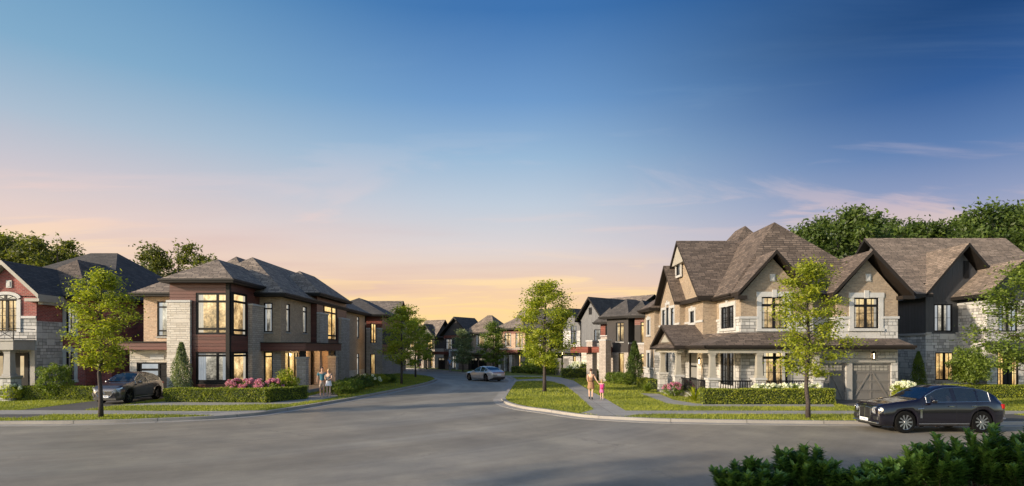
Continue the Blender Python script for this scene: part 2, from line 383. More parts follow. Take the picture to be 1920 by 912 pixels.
def asphalt():
    m, t, p = newmat('road_asphalt'); tc = uvnode(t); ob = tc.outputs['Object']
    sp = t.nodes.new('ShaderNodeSeparateXYZ'); t.links.new(ob, sp.inputs[0])
    dx = math_n(t, 'ADD', sp.outputs[0], 25.); dy = math_n(t, 'ADD', sp.outputs[1], -45.)
    r = math_n(t, 'SQRT', math_n(t, 'ADD', math_n(t, 'MULTIPLY', dx, dx), math_n(t, 'MULTIPLY', dy, dy)))
    an = math_n(t, 'ARCTAN2', dy, dx); cb = t.nodes.new('ShaderNodeCombineXYZ'); t.links.new(r, cb.inputs[0]); t.links.new(math_n(t, 'MULTIPLY', an, 1.1), cb.inputs[1])
    n = noise(t, cb.outputs[0], .55, 7, .55)            # wear that follows the turning traffic
    n2 = noise(t, ob, 55, 4, .7); n3 = noise(t, ob, .30, 7, .62); n4 = noise(t, ob, 3.5, 5, .7)
    v = math_n(t, 'ADD', math_n(t, 'ADD', math_n(t, 'MULTIPLY', n.outputs[0], .26), math_n(t, 'MULTIPLY', n4.outputs[0], .12)), math_n(t, 'ADD', math_n(t, 'MULTIPLY', n2.outputs[0], .15), math_n(t, 'MULTIPLY', n3.outputs[0], .47)))
    rp = ramp(t, [(.38, (.16,.142,.116,1)), (.48, (.215,.192,.154,1)), (.56, (.28,.248,.194,1)), (.63, (.34,.30,.23,1))], v)
    # fine cracks
    vo = t.nodes.new('ShaderNodeTexVoronoi'); vo.feature = 'DISTANCE_TO_EDGE'; vo.inputs['Scale'].default_value = .22
    w = t.nodes.new('ShaderNodeVectorMath'); t.links.new(ob, w.inputs[0]); nw = noise(t, ob, 1.3, 6, .7)
    sc_ = t.nodes.new('ShaderNodeVectorMath'); sc_.operation = 'SCALE'; t.links.new(nw.outputs['Color'], sc_.inputs[0]); sc_.inputs['Scale'].default_value = 1.6; t.links.new(sc_.outputs[0], w.inputs[1]); t.links.new(w.outputs[0], vo.inputs['Vector'])
    ck = math_n(t, 'MULTIPLY', maprange(t, vo.outputs['Distance'], .0, .012, 1, 0), maprange(t, n3.outputs[0], .5, .6, 0, .55))
    t.links.new(mix(t, ck, rp.outputs[0], (.06,.056,.05,1)), p.inputs['Base Color'])
    t.links.new(maprange(t, n.outputs[0], .35, .65, .72, .5), p.inputs['Roughness'])
    bump(t, p, n2.outputs[0], .3, .012)
    return m
M['asphalt'] = asphalt()
M['garage'] = plain('garage_paint', (.15,.14,.132), .5, var=.06, scale=2)
M['glass_door'] = glassmat('garage_window', (.42,.33,.20), (.4,.34,.25), .5, .2)
m, t, p = newmat('grey_door'); p.inputs['Base Color'].default_value = (.22,.215,.21,1); p.inputs['Roughness'].default_value = .5; M['door_grey'] = m
m, t, p = newmat('joint_dark'); p.inputs['Base Color'].default_value = (.08,.075,.07,1); M['joint'] = m  # even dark tone of the kerb joint strips
# ------------------------------------------------------------------ ground
def smooth(pts, n=6):
    out = []
    P = [Vector(p).to_2d() for p in pts]
    for i in range(len(P)-1):
        a = P[max(i-1,0)]; b = P[i]; c = P[i+1]; d = P[min(i+2,len(P)-1)]
        for k in range(n):
            t = k/n
            out.append(.5*((2*b)+(c-a)*t+(2*a-5*b+4*c-d)*t*t+(3*b-a-3*c+d)*t**3))
    out.append(P[-1]); return out
def offset_line(pts, d):
    out = []
    for i, p in enumerate(pts):
        t = (pts[min(i+1,len(pts)-1)]-pts[max(i-1,0)]).normalized()
        out.append(p+Vector((t.y, -t.x))*d)
    return out
def strip(mb, line, d0, d1, z0, z1, m=0):
    A = offset_line(line, d0); B = offset_line(line, d1)
    for i in range(len(line)-1):
        mb.add([(*A[i],z0),(*A[i+1],z0),(*B[i+1],z0),(*B[i],z0),(*A[i],z1),(*A[i+1],z1),(*B[i+1],z1),(*B[i],z1)],
               [(0,1,2,3),(7,6,5,4),(0,4,5,1),(3,2,6,7)]+([(0,3,7,4)] if i == 0 else [])+([(1,5,6,2)] if i == len(line)-2 else []), m)
def sheet(name, poly, z, mat, kind='structure', thick=None):
    mb = MB(); n = len(poly)
    if thick: mb.prism([tuple(p) for p in poly], z-thick, z)
    else: mb.add([(p[0],p[1],z) for p in poly], [list(range(n))])
    o = mb.build(name, mat, fix=bool(thick)); tag(o, kind=kind)
    return o
ROADZ = -.12
sheet('ground', [(-1500,-200),(1500,-200),(1500,2500),(-1500,2500)], -.30, M['grass_soil'])
sheet('road', [(-120,-30),(120,-30),(120,140),(-120,140)], ROADZ, M['asphalt'])

G = lambda L: [g(*p) for p in L]
kerbL = smooth(G([(-500,798),(-200,794),(0,790.5),(120,789.5),(220,787.5),(320,784),(405,780),(479,774),(520,768),(556,762.5),(600,755.5),(661,745.5),(720,734.5),(770,724.5),(800,717.5),(814,712.8),(817,710.2),(808,706.5),(790,704),(743,700.5),(650,698.5),(500,697.5)]))
kerbR = smooth(G([(500,690),(650,689.6),(742,689.8),(790,691.5),(830,694),(870,698.5),(915,702),(944,705),(962,709),(966,714),(958,726),(947,742),(945,748),(955,755),(985,762.5),(1031,768.5),(1075,775),(1112,779),(1173,782.5),(1250,785.5),(1400,788),(1620,790),(1920,791),(2600,791)]))
landL = [tuple(p) for p in kerbL]+[(-120, kerbL[-1].y),(-120, kerbL[0].y)]
landR = [tuple(p) for p in kerbR]+[(120, kerbR[-1].y),(120,300),(-120,300),(-120,kerbR[0].y)]
sheet('lawn_left', landL, 0, M['grass_soil'], thick=.2)
sheet('lawn_right', landR, 0, M['grass_soil'], thick=.2)
def kerb_object(name, line, side):
    mb = MB(); strip(mb, line, -.10*side, .12*side, -.2, .012, 0); o = mb.build('kerb', M['kerb']); tag(o, kind='structure')
    # joints between the kerb lengths
    acc = 0; mb = MB()
    A = offset_line(line, -.102*side); B = offset_line(line, .122*side); Cc = offset_line(line, .62*side)
    for i in range(len(line)-1):
        L_ = (line[i+1]-line[i]).length; d = (line[i+1]-line[i]).normalized()
        while acc < L_:
            f = acc/L_; a = A[i].lerp(A[i+1], f); b_ = B[i].lerp(B[i+1], f); c_ = Cc[i].lerp(Cc[i+1], f); h_ = d*.012
            mb.add([(*(a-h_),.0145),(*(a+h_),.0145),(*(b_+h_),.0145),(*(b_-h_),.0145),(*(b_+h_),ROADZ),(*(b_-h_),ROADZ),(*(c_+h_),ROADZ+.0145),(*(c_-h_),ROADZ+.0145),(*(b_+h_),ROADZ+.0145),(*(b_-h_),ROADZ+.0145)], [(0,1,2,3),(3,2,4,5),(9,8,6,7)])
            acc += 3.0
        acc -= L_
    o = mb.build('kerb_joints', M['joint'], fix=False); tag(o, kind='structure')
    mb = MB(); strip(mb, line, .12*side, .62*side, -.2, ROADZ+.012, 0); o = mb.build('gutter', M['kerb']); tag(o, kind='structure')
sheet('verge', [(-60,-30),(40,-30),(40,14.6),(22,14.5),(13,14.2),(9.2,13.2),(7.5,11.5),(5,9.4),(0,8),(-60,7)], 0, M['grass_soil'], thick=.2)
kerb_object('kerb_left', kerbL, 1)
kerb_object('kerb_right', kerbR, 1)

sidewalks = {}
def walk(name, pts, z, mat, sm=False):
    P = [tuple(p) for p in pts]; sidewalks.setdefault(name, []).append(P)
    return sheet(name, P, z, mat)
walk('sidewalk', G([(-500,769.8),(0,769.8),(150,769.8),(300,771.3),(420,771.5),(500,769.6),(486,774),(470,775.5),(405,779.6),(300,777.6),(0,777.6),(-500,777.6)]), .010, M['concrete'])
walk('sidewalk', G([(944,704.6),(985,705),(1024,705.8),(1050,708),(1075,714),(1102,731),(1133,747),(1173,770.6),(1500,770.8),(1920,771),(2600,771),(2600,777.3),(1920,777.2),(1500,777.2),(1230,777.0),(1195,778),(1170,781.5),(1120,778.8),(1088,775.2),(1113,768.3),(1073,733),(1057,722),(1031,715.2),(1010,714.9),(975,715.4),(963,716.8),(966,712.5),(1016,710.5),(1019,707.4),(960,707.4)]), .010, M['concrete'])
walk('footpath', G([(1200,738),(1236,739),(1262,750),(1305,757.2),(1562,758.8),(1566,763.2),(1300,762.6),(1250,757)]), .006, M['concrete'])
walk('footpath', G([(318,752.8),(500,754.8),(560,748),(600,738),(628,735),(634,744),(600,751),(540,758),(420,760.5),(215,761)]), .006, M['concrete'])
walk('driveway', [(-23.35,24.65),(-20.3,24.65),(-20.3,35.8),(-23.35,35.8)], .003, M['drive'])
walk('driveway', [(17.0,26.8),(18.2,23.6),(22.6,23.6),(22.2,26.8),(22.1,33.9),(17.4,33.9)], .003, M['drive'])
walk('driveway', G([(1062,705.4),(1100,705.4),(1075,712.2),(1064,709.5)]), .003, M['drive'])

# ------------------------------------------------------------------ architecture helpers
class Wall:
    """A->B runs left to right as seen from outside; n points out."""
    def __init__(s, root, A, B, bands, ztop=None, name=None):
        s.root = root; s.A = Vector(A); s.B = Vector(B); s.d = (s.B-s.A); s.len = s.d.length; s.d.normalize()
        s.n = Vector((s.d.y, -s.d.x)); s.bands = bands; s.holes = []
    def P(s, u, o, z): q = s.A+s.d*u+s.n*o; return (q.x, q.y, z)
    def upx(s, px):
        k = (px-CX)/F; return (k*s.A.y-s.A.x)/(s.d.x-k*s.d.y)
    def zpy(s, py, u): return EYE-(py-HY)/F*(s.A+s.d*u).y
    def rect(s, x0, y0, x1, y1):
        u0, u1 = s.upx(x0), s.upx(x1); um = (u0+u1)/2
        return u0, u1, s.zpy(y1, um), s.zpy(y0, um)
    def done(s):
        for z0, z1, mat, nm in s.bands:
            hs = [(max(0,a),min(s.len,b),max(z0,c),min(z1,d)) for a,b,c,d in s.holes if d > z0+.01 and c < z1-.01 and b > 0 and a < s.len]
            us = sorted({0., s.len, *[h[0] for h in hs], *[h[1] for h in hs]}); zs = sorted({z0, z1, *[h[2] for h in hs], *[h[3] for h in hs]})
            mb = MB(); idx = {}
            def V(u, z):
                k = (round(u,5), round(z,5))
                if k not in idx: idx[k] = len(mb.v); mb.v.append(s.P(u, 0, z))
                return idx[k]
            for i in range(len(us)-1):
                for j in range(len(zs)-1):
                    uc, zc = (us[i]+us[i+1])/2, (zs[j]+zs[j+1])/2
                    if us[i+1]-us[i] < 1e-4 or zs[j+1]-zs[j] < 1e-4: continue
                    if any(h[0] < uc < h[1] and h[2] < zc < h[3] for h in hs): continue
                    mb.f.append([V(us[i],zs[j]),V(us[i+1],zs[j]),V(us[i+1],zs[j+1]),V(us[i],zs[j+1])]); mb.m.append(0)
            for a,b,c,d in hs:     # reveals
                q = [(a,c),(b,c),(b,d),(a,d)]
                for k in range(4):
                    (u0,w0),(u1,w1) = q[k], q[(k+1)%4]
                    mb.add([s.P(u0,0,w0),s.P(u1,0,w1),s.P(u1,-.2,w1),s.P(u0,-.2,w0)], [(0,1,2,3)])
            # returns at the wall's ends and head so the panel is a solid slab
            for u in (.004, s.len-.004): mb.add([s.P(u,0,z0),s.P(u,-.2,z0),s.P(u,-.2,z1),s.P(u,0,z1)], [(0,1,2,3)])
            if mb.f: mb.build(nm, M[mat], s.root, fix=False)
    def add_window(s, r, v=(), t=(), grid=None, surround=0, sill=True, glass='glass_warm', px=True, frame=.075, trimmat='trim', keystone=False, name='window', mull=.09, head=None, lab=None):
        u0, u1, z0, z1 = s.rect(*r) if px else r
        s.holes.append((u0, u1, z0, z1))
        f = MB(); o0, o1 = -.13, -.02
        f.wbox(s, u0, u0+frame, o0, o1, z0, z1); f.wbox(s, u1-frame, u1, o0, o1, z0, z1)
        f.wbox(s, u0+frame, u1-frame, o0, o1, z0, z0+frame); f.wbox(s, u0+frame, u1-frame, o0, o1, z1-frame, z1)
        w, h = u1-u0, z1-z0
        cu = [u0+frame]+[x for q in sorted(v) for x in (u0+w*q-mull/2, u0+w*q+mull/2)]+[u1-frame]
        for q in v: f.wbox(s, u0+w*q-mull/2, u0+w*q+mull/2, o0, o1-.004, z0+frame, z1-frame)
        for q in t:
            for k in range(0, len(cu), 2): f.wbox(s, cu[k], cu[k+1], o0, o1-.008, z0+h*q-mull/2, z0+h*q+mull/2)
        if grid:
            nc, nr = grid
            for k in range(0, len(cu), 2):
                for i in range(1, nc): x = cu[k]+(cu[k+1]-cu[k])*i/nc; f.wbox(s, x-.013, x+.013, o0+.02, o1-.035, z0+frame, z1-frame)
                for i in range(1, nr): zz = z0+frame+(h-2*frame)*i/nr; f.wbox(s, cu[k], cu[k+1], o0+.02, o1-.031, zz-.013, zz+.013)
        fo = f.build(name, M['black'], s.root)
        if lab: fo['label'] = lab
        pm = MB(); pm.add([s.P(u0+frame*.5,-.10,z0+frame*.5),s.P(u1-frame*.5,-.10,z0+frame*.5),s.P(u1-frame*.5,-.10,z1-frame*.5),s.P(u0+frame*.5,-.10,z1-frame*.5)], [(0,1,2,3)])
        po = pm.build('pane', M[glass], fo, fix=False)
        uvd = po.data.uv_layers[0].data
        for li, c in zip(po.data.polygons[0].loop_indices, ((0,0),(1,0),(1,1),(0,1))): uvd[li].uv = c
        if surround:
            q = surround; b = MB(); T = M[trimmat]
            b.wbox(s, u0-q, u0, -.05, .05, z0, z1); b.wbox(s, u1, u1+q, -.05, .05, z0, z1)
            b.wbox(s, u0-q-.04, u1+q+.04, -.05, .065, z1, z1+q*1.1)
            if keystone: b.wbox(s, (u0+u1)/2-.12, (u0+u1)/2+.12, -.05, .095, z1-.03, z1+q*1.1+.12)
            b.build('surround', T, fo)
            b = MB(); b.wbox(s, u0-q-.05, u1+q+.05, -.05, .085, z0-.16, z0-.002); b.build('sill', T, fo)
        elif sill:
            b = MB(); b.wbox(s, u0-.05, u1+.05, -.05, .06, z0-.10, z0-.002); b.build('sill', M['grey_trim'], fo)
        return fo
    def band(s, z0, z1, mat='trim', out=.06, u0=0, u1=None, name='belt_course', e0=0, e1=0):
        if u1 is None: u1 = s.len
        hs = sorted((h[0]-.0, h[1]) for h in s.holes if h[2] < z1+.1 and h[3] > z0-.1)
        segs = []; c = u0-e0
        for a, b in hs:
            if a > c: segs.append((c, a-.18))
            c = max(c, b+.18)
        segs.append((c, u1+e1))
        for a, b in segs:
            if b-a > .05: mb = MB(); mb.wbox(s, a, b, -.05, out, z0, z1); mb.build(name, M[mat], s.root)
def fbox(root, name, mat, x0, x1, y0, y1, z0, z1, fr=None, bevel=0, **k):
    return MB(fr).box(x0,x1,y0,y1,z0,z1).build(name, M[mat] if isinstance(mat, str) else mat, root, bevel=bevel, **k)
def hip(root, x0, x1, y0, y1, ze, r1, r2, zr, mat='shingle_grey', fas='fascia', th=.2, fr=None, name='roof'):
    mb = MB(fr)
    a = [(x0,y0),(x1,y0),(x1,y1),(x0,y1)]
    V = [(x,y,ze-th) for x,y in a]+[(x,y,ze) for x,y in a]+[(r1[0],r1[1],zr),(r2[0],r2[1],zr)]
    # r1 -> r2 ridge; runs along y (r1 nearer) or along x (r1 to the left)
    if abs(r2[1]-r1[1]) >= abs(r2[0]-r1[0]):
        tops = [(4,5,8),(5,6,9,8),(6,7,9),(7,4,8,9)]
    else:
        tops = [(4,5,9,8),(5,6,9),(6,7,8,9),(7,4,8)]
    if Vector(r1) == Vector(r2): V = V[:9]; tops = [tuple(dict.fromkeys(8 if i == 9 else i for i in f)) for f in tops]
    mb.add(V, [(3,2,1,0),(0,1,5,4),(1,2,6,5),(2,3,7,6),(3,0,4,7)]+tops, [1]*5+[0]*len(tops))
    o = mb.build(name, [M[mat], M[fas]], root)
    # gutter along the eaves
    gm = MB(fr); e = .07; z0, z1 = ze-.10, ze+.012
    gm.box(x0-e,x1+e,y0-e,y0,z0,z1); gm.box(x0-e,x1+e,y1,y1+e,z0,z1); gm.box(x0-e,x0,y0,y1,z0,z1); gm.box(x1,x1+e,y0,y1,z0,z1)
    gm.build('gutter', M[fas], o)
    return o
def gable(root, axis, x0, x1, y0, y1, ze, zr, mat='shingle_grey', fas='fascia', th=.22, fr=None, c=None, name='roof'):
    """axis: the way the ridge runs."""
    mb = MB(fr)
    if axis == 'y':
        c = (x0+x1)/2 if c is None else c
        S = lambda x, y, z: (x, y, z); a0, a1, b0, b1 = x0, x1, y0, y1
    else:
        c = (y0+y1)/2 if c is None else c
        S = lambda x, y, z: (y, x, z); a0, a1, b0, b1 = y0, y1, x0, x1
    for e in (a0, a1):
        v = [(e,b0,ze-th),(c,b0,zr-th),(c,b1,zr-th),(e,b1,ze-th),(e,b0,ze),(c,b0,zr),(c,b1,zr),(e,b1,ze)]
        mb.add([S(*p) for p in v], [(0,1,2,3),(7,6,5,4),(0,1,5,4),(3,2,6,7),(0,3,7,4)], [1,0,1,1,1])
    return mb.build(name, [M[mat], M[fas]], root)
def gable_wall(root, axis, a0, a1, b, ze, zr, mat, depth=.2, c=None, name='gable_wall', fr=None):
    """triangular wall, facing -y (axis 'y', plane y=b) or -x (axis 'x', plane x=b)"""
    c = (a0+a1)/2 if c is None else c; mb = MB(fr)
    if axis == 'y': mb.vprism([(a0,b,ze),(a1,b,ze),(c,b,zr)], (0,depth,0))
    else: mb.vprism([(b,a0,ze),(b,a1,ze),(b,c,zr)], (depth,0,0))
    return mb.build(name, M[mat], root)
def core(root, x0, x1, y0, y1, z1, mat='dark_stucco', fr=None, z0=-.1):
    i = .21
    return fbox(root, 'inner_wall', mat, x0+i, x1-i, y0+i, y1-.01, z0, z1, fr)
def lamp_mat():
    m, t, p = newmat('lamp_glow'); p.inputs['Emission Color'].default_value = (1,.7,.35,1); p.inputs['Emission Strength'].default_value = 5; return m
M['lamp'] = lamp_mat()
def wall_lamp(root, x, y, z, s=.12, dark=False):
    b = MB(); b.box(x-s*.6,x+s*.6,y-s*1.3,y-s*.2,z+s*1.1,z+s*1.4); b.box(x-s*.5,x+s*.5,y-s*1.2,y-s*.3,z-s*1.3,z-s*1.1)
    for i in (-1,1):
        for j in (-1.15,-.35): b.box(x+i*s*.5-.012,x+i*s*.5+.012,y+j*s-.012,y+j*s+.012,z-s*1.1,z+s*1.1)
    b.box(x-.02,x+.02,y-s*.3,y+.02,z-.03,z+.03); b.lathe([(s*.8,0),(.02,s*.6)],8,c=(x,y-s*.75,z+s*1.4))
    o = b.build('wall_lamp', M['black'], root)
    q = MB(); q.lathe([(.03,-s),(.04,0),(.03,s)],8,c=(x,y-s*.75,z)); q.build('bulb', M['lamp'], o)
    return o
def pier(root, x, y, w, z1, mat='light_stone', cap='beige_trim', z0=-.1, name='pier', d=None):
    d = d or w
    o = fbox(root, name, mat, x-w/2, x+w/2, y-d/2, y+d/2, z0, z1)
    fbox(o, 'cap', cap, x-w/2-.06, x+w/2+.06, y-d/2-.06, y+d/2+.06, z1, z1+.12, bevel=.012)
    return o
def column(root, x, y, z0, z1, w0=.34, w1=.27, mat='beige_trim'):
    b = MB()
    v = []
    for z, w in ((z0,w0+.08),(z0+.12,w0+.08),(z0+.12,w0),(z1-.18,w1),(z1-.18,w1+.05),(z1-.13,w1+.05),(z1-.13,w1),(z1-.1,w1),(z1-.1,w1+.09),(z1,w1+.09)):
        v += [(x-w/2,y-w/2,z),(x+w/2,y-w/2,z),(x+w/2,y+w/2,z),(x-w/2,y+w/2,z)]
    fs = [(4*i+k,4*i+(k+1)%4,4*i+4+(k+1)%4,4*i+4+k) for i in range(9) for k in range(4)]+[(3,2,1,0),(36,37,38,39)]
    b.add(v, fs); return b.build('column', M[mat], root)
# ------------------------------------------------------------------ house A: red brick, far left
hA = empty('brick_house', (-30, 36, 0), label='red brick house with stone base, arched window and balcony at the far left', cat='house')
W = Wall(hA, (-33.2,34.3), (-27.8,34.3), [(-.1,4.75,'light_stone','stone_wall'),(4.75,6.0,'red_brick','brick_wall')])
W.add_window((-8,562,33,622), v=(.5,), grid=(2,4), surround=0, sill=False, glass='glass_warm', px=True, name='arched_window', mull=.16)
for a_, b_ in ((-14.5,-8),(33,40)):
    b = MB(); ua, ub = W.upx(a_), W.upx(b_); b.wbox(W, ua, ub, -.02, .07, W.zpy(623,ua), W.zpy(562,ua)); b.build('surround', M['trim'], hA)
W.done(); W.band(4.70, 4.84)
# arched head over the window
um = W.upx(12.5); r = (W.upx(33)-W.upx(-8))/2; zt = W.zpy(562, um)
b = MB()
for k in range(10):
    a0, a1 = PI*(1-k/10), PI*(1-(k+1)/10); rr_, ro = r-.0, r+.22; fz = .42
    pts = [W.P(um+rr_*math.cos(a), .07, zt+.0+fz*math.sin(a)*rr_) for a in (a0,a1)]+[W.P(um+ro*math.cos(a), .07, zt+fz*math.sin(a)*ro+.10) for a in (a1,a0)]
    b.vprism(pts, tuple(-W.n.to_3d()*.1))
b.build('arch', M['trim'], hA)
b = MB(); b.add([W.P(um+r*math.cos(PI*(1-k/12)), .04, zt+.42*r*math.sin(PI*k/12)) for k in range(13)], [list(range(13))]); b.build('fanlight', M['glass_warm'], hA, fix=False)
b = MB()
for k in range(1,4): a = PI*k/4; b.tube([W.P(um,.05,zt), W.P(um+r*math.cos(a)*.98,.05,zt+.42*r*math.sin(a)*.98)], .02, 4)
b.tube([W.P(um+r*math.cos(PI*(1-k/12)), .05, zt+.42*r*math.sin(PI*k/12)) for k in range(13)], .035, 4)
b.wbox(W, um-.07, um+.07, .02, .09, zt, zt+.42*r); b.wbox(W, um-r, um+r, .02, .08, zt-.05, zt+.05)
b.build('fanlight_bars', M['black'], hA)
gable_wall(hA, 'y', -31.25, -27.8, 34.3, 5.95, 7.7, 'red_brick')
b = MB(); c = W.upx(18); b.wbox(W, c-.16, c+.16, -.02, .06, W.zpy(540,c), W.zpy(526,c)); b.wbox(W, c-.08, c+.08, .06, .09, W.zpy(538,c), W.zpy(528,c)); b.build('gable_vent', M['trim'], hA)
gable(hA, 'y', -31.65, -27.35, 33.85, 39, 6.08, 8.05, 'shingle_dark', 'beige_trim', th=.26)
b = MB(); b.box(-28.15,-27.30,33.86,34.28,5.66,5.84); b.box(-27.78,-27.36,34.30,36.2,5.66,5.83); b.box(-27.72,-27.45,34.31,36.2,5.52,5.655); b.build('cornice', M['beige_trim'], hA)
W = Wall(hA, (-27.8,34.3), (-27.8,36.3), [(-.1,4.55,'light_stone','stone_wall'),(4.55,6.0,'red_brick','brick_wall')]); W.done()
W = Wall(hA, (-27.8,36.3), (-26.4,36.3), [(-.1,6.1,'red_brick','brick_wall')])
W.add_window((124.5,577,140,626), v=(), grid=(2,5), surround=.2, glass='glass_cool'); W.add_window((124.5,660,140,712), grid=(2,5), surround=.2, keystone=True, glass='glass_dark'); W.done()
W = Wall(hA, (-26.4,36.3), (-26.4,37.2), [(-.1,6.1,'red_brick','brick_wall')]); W.done()
W = Wall(hA, (-26.4,37.2), (-25.4,37.2), [(-.1,6.1,'red_brick','brick_wall')]); W.done()
W = Wall(hA, (-25.4,37.2), (-25.4,51), [(-.1,6.1,'red_brick','brick_wall')]); W.done()
fbox(hA,'inner_wall','red_brick',-35.5,-25.61,37.41,51,-.1,6.0); fbox(hA,'inner_wall','red_brick',-33,-28.01,34.51,37.4,-.1,5.9); fbox(hA,'inner_wall','red_brick',-28.0,-26.61,36.51,37.4,-.1,5.9)
hip(hA, -36, -25.0, 36.8, 51.4, 6.2, (-31.6,44), (-29.6,44), 10.1, 'shingle_dark')
hip(hA, -31.9, -25.95, 35.85, 43, 6.15, (-28.9,39), (-28.9,43.0), 8.85, 'shingle_brown')
# porch and balcony
fbox(hA, 'porch_roof', 'grey_trim', -33.2, -27.85, 32.75, 34.28, 2.86, 3.36)
fbox(hA, 'porch_trim', 'grey_trim', -33.25, -27.80, 32.68, 34.27, 3.362, 3.44)
fbox(hA, 'floor_slab', 'concrete', -33.2, -27.9, 32.8, 34.28, -.05, .25)
pier(hA, -28.35, 33.1, .75, 1.28, 'light_stone', 'grey_trim'); column(hA, -28.35, 33.1, 1.4, 2.858, .40, .34, 'grey_trim')
fbox(hA, 'pilaster', 'grey_trim', -28.05, -27.78, 34.15, 34.29, -.05, 2.855)
W2 = Wall(hA, (-33.2,34.29), (-28.0,34.29), [])
b = MB(); b.wbox(W2, W2.upx(-60), W2.upx(54), .01, .06, .25, 2.7); b.build('door_panel', M['black'], hA)
for x0, x1 in ((0,7.5),(40,47)):
    W2.holes = []; u0, u1 = W2.upx(x0), W2.upx(x1); b = MB(); b.add([W2.P(u0,.07,1.25),W2.P(u1,.07,1.25),W2.P(u1,.07,2.5),W2.P(u0,.07,2.5)],[(0,1,2,3)]); b.build('sidelight', M['glass_gold'], hA, fix=False)
b = MB(); yb = 32.78
for z in (3.50, 4.05): b.box(-33.2,-27.86,yb-.025,yb+.025,z-.02,z+.02); b.box(-27.885,-27.835,yb,34.25,z-.02,z+.02)
xs = [-27.86-.95*k for k in range(6)]
for x in xs: b.box(x-.02,x+.02,yb-.02,yb+.02,3.44,4.05)
for k in range(5):
    b.tube([(xs[k],yb,3.5),(xs[k+1],yb,4.05)],.014,4); b.tube([(xs[k],yb,4.05),(xs[k+1],yb,3.5)],.014,4)
b.build('balcony_railing', M['black'], hA)

# ------------------------------------------------------------------ house B: modern, wood, brick and stone
hB = empty('modern_house', (-18, 40, 0), label='modern brick, stone and dark wood house with a two-storey corner window on the left', cat='house')
# garage wing
W = Wall(hB, (-23.2,35.6), (-19.96,35.6), [(-.1,2.86,'cream_stone','stone_wall')])
u0, u1, z0, z1 = W.rect(256,680,316,746); W.holes.append((u0,u1,-.1,z1))
gd = MB(); gd.wbox(W,u0,u1,-.14,-.10,-.02,z1)
gd.wbox(W,u0,u0+.08,-.10,-.03,-.02,z1); gd.wbox(W,u0+.08,u1,-.10,-.03,z1-.08,z1)
for k in range(1,5): gd.wbox(W,u0+.08,u1,-.10,-.075,z1*k/5-.015,z1*k/5+.015)
ux = W.upx(297); gd.wbox(W,ux-.03,ux+.03,-.10,-.06,0,z1-.08); gdo = gd.build('garage_door', M['black'], hB)
for k in range(5):
    p_ = MB(); p_.add([W.P(u0+.28,-.08,z1*k/5+.05),W.P(ux-.07,-.08,z1*k/5+.05),W.P(ux-.07,-.08,z1*(k+1)/5-.09),W.P(u0+.28,-.08,z1*(k+1)/5-.09)],[(0,1,2,3)])
    if k >= 2: p_.build('pane', M['glass_cool'], gdo, fix=False)
W.done()
b = MB(); c = W.upx(295); b.wbox(W,c-.42,c+.42,-.02,.05,W.zpy(674,c),W.zpy(665,c)); b.build('name_plaque', M['trim'], hB)
W = Wall(hB, (-22.35,35.6), (-19.96,35.6), [(3.3,6.1,'peach_brick','brick_wall')])
W.add_window((294.5,565.5,321,631), t=(.16,.84), v=(), glass='glass_cool'); W.done()
W = Wall(hB, (-22.35,37.1), (-22.35,35.6), [(3.3,6.1,'peach_brick','brick_wall')]); W.done()
fbox(hB,'inner_wall','dark_stucco',-23.0,-19.9,35.81,37.1,-.1,2.8); fbox(hB,'inner_wall','dark_stucco',-22.1,-19.9,35.81,37.1,2.8,6.1)
fbox(hB,'garage_canopy','wood',-23.45,-19.98,34.9,35.58,2.86,3.29); fbox(hB,'canopy_cap','black',-23.5,-19.985,34.85,35.59,3.292,3.36)
hip(hB, -22.8, -16.6, 35.0, 37.2, 6.27, (-21.7,36.1), (-17.6,36.1), 7.02, 'shingle_grey')
# bay
zE = 6.75
W = Wall(hB, (-19.96,34.2), (-16.48,34.2), [(-.1,zE,'wood','wood_wall')])
wv = dict(mull=.13, frame=.12)
W.add_window((367,549,434,627.5), v=(.60,), t=(.135,.79), glass='glass_warm', sill=False, **wv, name='corner_window')
W.add_window((367,660,434,721), v=(.60,), t=(.10,.885), glass='glass_cool', sill=False, **wv, name='corner_window'); W.done()
zs = W.zpy(568, 0)
fbox(hB,'stone_pilaster','cream_stone',-20.02,-18.68,34.02,34.19,-.1,zs); fbox(hB,'pilaster_cap','trim',-20.06,-18.64,33.98,34.19,zs,zs+.14,bevel=.01)
fbox(hB,'stone_wall','cream_stone',-20.02,-19.9,34.195,35.6,-.1,zs)
fbox(hB,'corner_post','fascia',-16.66,-16.44,34.13,34.36,-.1,zE-.02)
W = Wall(hB, (-16.48,34.2), (-16.48,38.3), [(-.1,zE,'wood','wood_wall')])
W.add_window((431,549.5,464,630.5), v=(.22,), t=(.135,.79), glass='glass_warm', sill=False, **wv, name='corner_window')
W.add_window((431,660,465,722), v=(.22,), t=(.10,.885), glass='glass_warm', sill=False, **wv, name='corner_window'); W.done()
zs2 = 2.9+(655-575)/1100*37.4
fbox(hB,'stone_pilaster','taupe_brick',-16.47,-16.2,36.6,38.45,-.1,zs2); fbox(hB,'pilaster_cap','trim',-16.47,-16.14,36.55,38.5,zs2,zs2+.12,bevel=.01)
fbox(hB,'inner_wall','dark_stucco',-19.75,-16.69,34.41,38.4,-.1,zE-.02)
hip(hB, -20.2, -15.98, 33.6, 40.6, 6.93, (-18.07,36.0), (-18.07,39.4), 8.42, 'shingle_grey')
